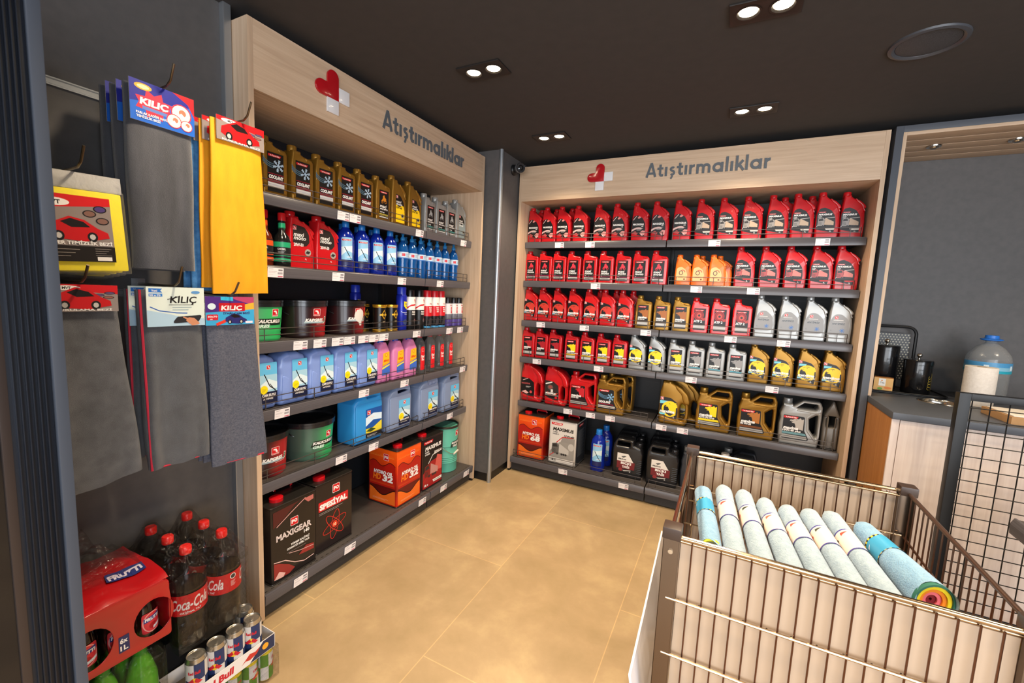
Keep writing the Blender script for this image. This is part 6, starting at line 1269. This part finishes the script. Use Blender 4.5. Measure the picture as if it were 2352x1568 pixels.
a = Art(); a.rect(-.29, .175, .29, .235, '#7fb4cc'); a.rect(-.29, .175, .29, .19, '#2a9ab0'); a.rect(-.29, .21, .29, .235, '#4a90c0')
for u in (-.2, -.05, .07): a.rect(u, .195, u+.02, .22, '#d8e8ee')
put('label', lab(a, fn=wrap(.0955), strips=.01), t)
t = thing('paper_roll', 'upright white paper towel roll on the counter before the water bottle', 'paper roll', (1.265, 3.25, CT))
put('paper', MB().lathe([(.020, 0), (.064, .001), (.065, .003), (.065, .215), (.063, .217), (.020, .217)], noise_mat('paper_towel', '#dcd3c8', '#e8e0d6', (1, 1, 1), 80, 3, .9, .3, 200), 40, cap=False).mesh('paper', 40), t)
put('core', MB().lathe([(.0205, 0), (.0205, .217), (.0185, .217), (.0185, 0)], M('#8a6a48', .8), 24, cap=False).mesh('core', 40), t)
t = thing('cardboard_tray', 'low cardboard tray with white sheet on the worktop behind the rack', 'box', (1.36, 2.90, CT), .05)
put('base', MB().box((-.15, -.10, 0), (.30, .14, .035), noise_mat('cardboard', '#a07a50', '#b58c60', (1, 1, 1), 12, 4, .8), .001).mesh('base', 30), t); put('sheet', MB().box((-.14, -.09, .036), (.10, .12, .040), M('#dfd8ce', .7), .001).mesh('sheet', 30), t)

# ------------------------------------------------------------------ black mesh rack and gondola end at the right edge
t = thing('mesh_rack', 'black framed wire mesh rack standing before the coffee counter', 'rack', (.912, 2.5, 0))
RB = M('#100f0f', .4, .3, name='rack_black')
put('frame', MB().box((0, -.02, 0), (.038, .02, 1.165), RB, .002).box((.038, -.02, 1.135), (.70, .02, 1.165), RB, .002).box((.66, -.02, 0), (.70, .02, 1.135), RB, .002).box((.038, -.02, .08), (.66, .02, .11), RB, .002).mesh('frame', 30), t)
b = MB()
for i in range(11): b.tube([(.050+i*.0575, 0, .11), (.050+i*.0575, 0, 1.135)], .0022, RB, 6)
for j in range(19): b.tube([(.038, -.004, .14+j*.0535), (.66, -.004, .14+j*.0535)], .0022, RB, 6)
put('wire_mesh', b.mesh('wire_mesh'), t)
for x in (.019, .68): put('foot', MB().box((x-.02, -.16, 0), (x+.02, .16, .03), RB, .003).mesh('foot', 30), t)
t = thing('gondola_shelf', 'grey gondola shelf end with wire guard at the right photo edge', 'shelf', (1.0, 1.75, 0))
put('shelf', MB().box((.0, -.45, .740), (.42, .42, .764), SHELF, .003).mesh('shelf', 30), t)
put('price_rail', MB().prism(rnd([(.002, .700), (-.012, .710), (-.014, .745), (-.004, .768), (.004, .768), (.004, .700)], .004), RAIL, 1, -.45, .42).mesh('price_rail', 50), t)
b = MB()
for z in (.80, .83, .86): b.tube([(.06, .40, z), (.02, .40, z), (.02, -.45, z)], .0025, RB, 6)
for i in range(5): b.tube([(.02, .40-i*.2, .765), (.02, .40-i*.2, .862)], .0025, RB, 6)
put('wire_guard', b.mesh('wire_guard'), t); put('upright', MB().box((.42, -.45, 0), (.45, .42, 1.0), RB, .003).mesh('upright', 30), t); put('foot', MB().box((.02, -.45, 0), (.42, .42, .10), RB, .003).mesh('foot', 30), t)

# ------------------------------------------------------------------ surveillance camera
t = thing('surveillance_camera', 'small black and silver surveillance camera on the dark column', 'camera', (-1.5915, 3.06, 2.455))
d = Vector((.75, -.66, -.06)).normalized(); R_c = d.to_track_quat('Z', 'Y').to_matrix().to_4x4()
put('base', MB().lathe([(.040, 0), (.040, .012), (.034, .02), (.012, .03)], BLACKM, 28, X=Matrix.Rotation(PI/2, 4, 'Y')).mesh('base', 50), t)
put('housing', MB().lathe([(.018, .0), (.030, .012), (.036, .03), (.036, .085), (.033, .090), (.030, .086)], M('#2a2b2e', .25, coat=.5), 32, X=Matrix.Translation((.03, 0, 0)) @ R_c).lathe([(.0365, .06), (.0375, .064), (.0375, .080), (.0365, .084)], M('#9a9ca0', .3, .5), 32, cap=False, X=Matrix.Translation((.03, 0, 0)) @ R_c).mesh('housing', 50), t)
put('lens', MB().lathe([(.030, .084), (.012, .088), (.010, .084), (.001, .084)], M('#0c0c0e', .08, coat=1), 28, X=Matrix.Translation((.03, 0, 0)) @ R_c).mesh('lens', 50), t)
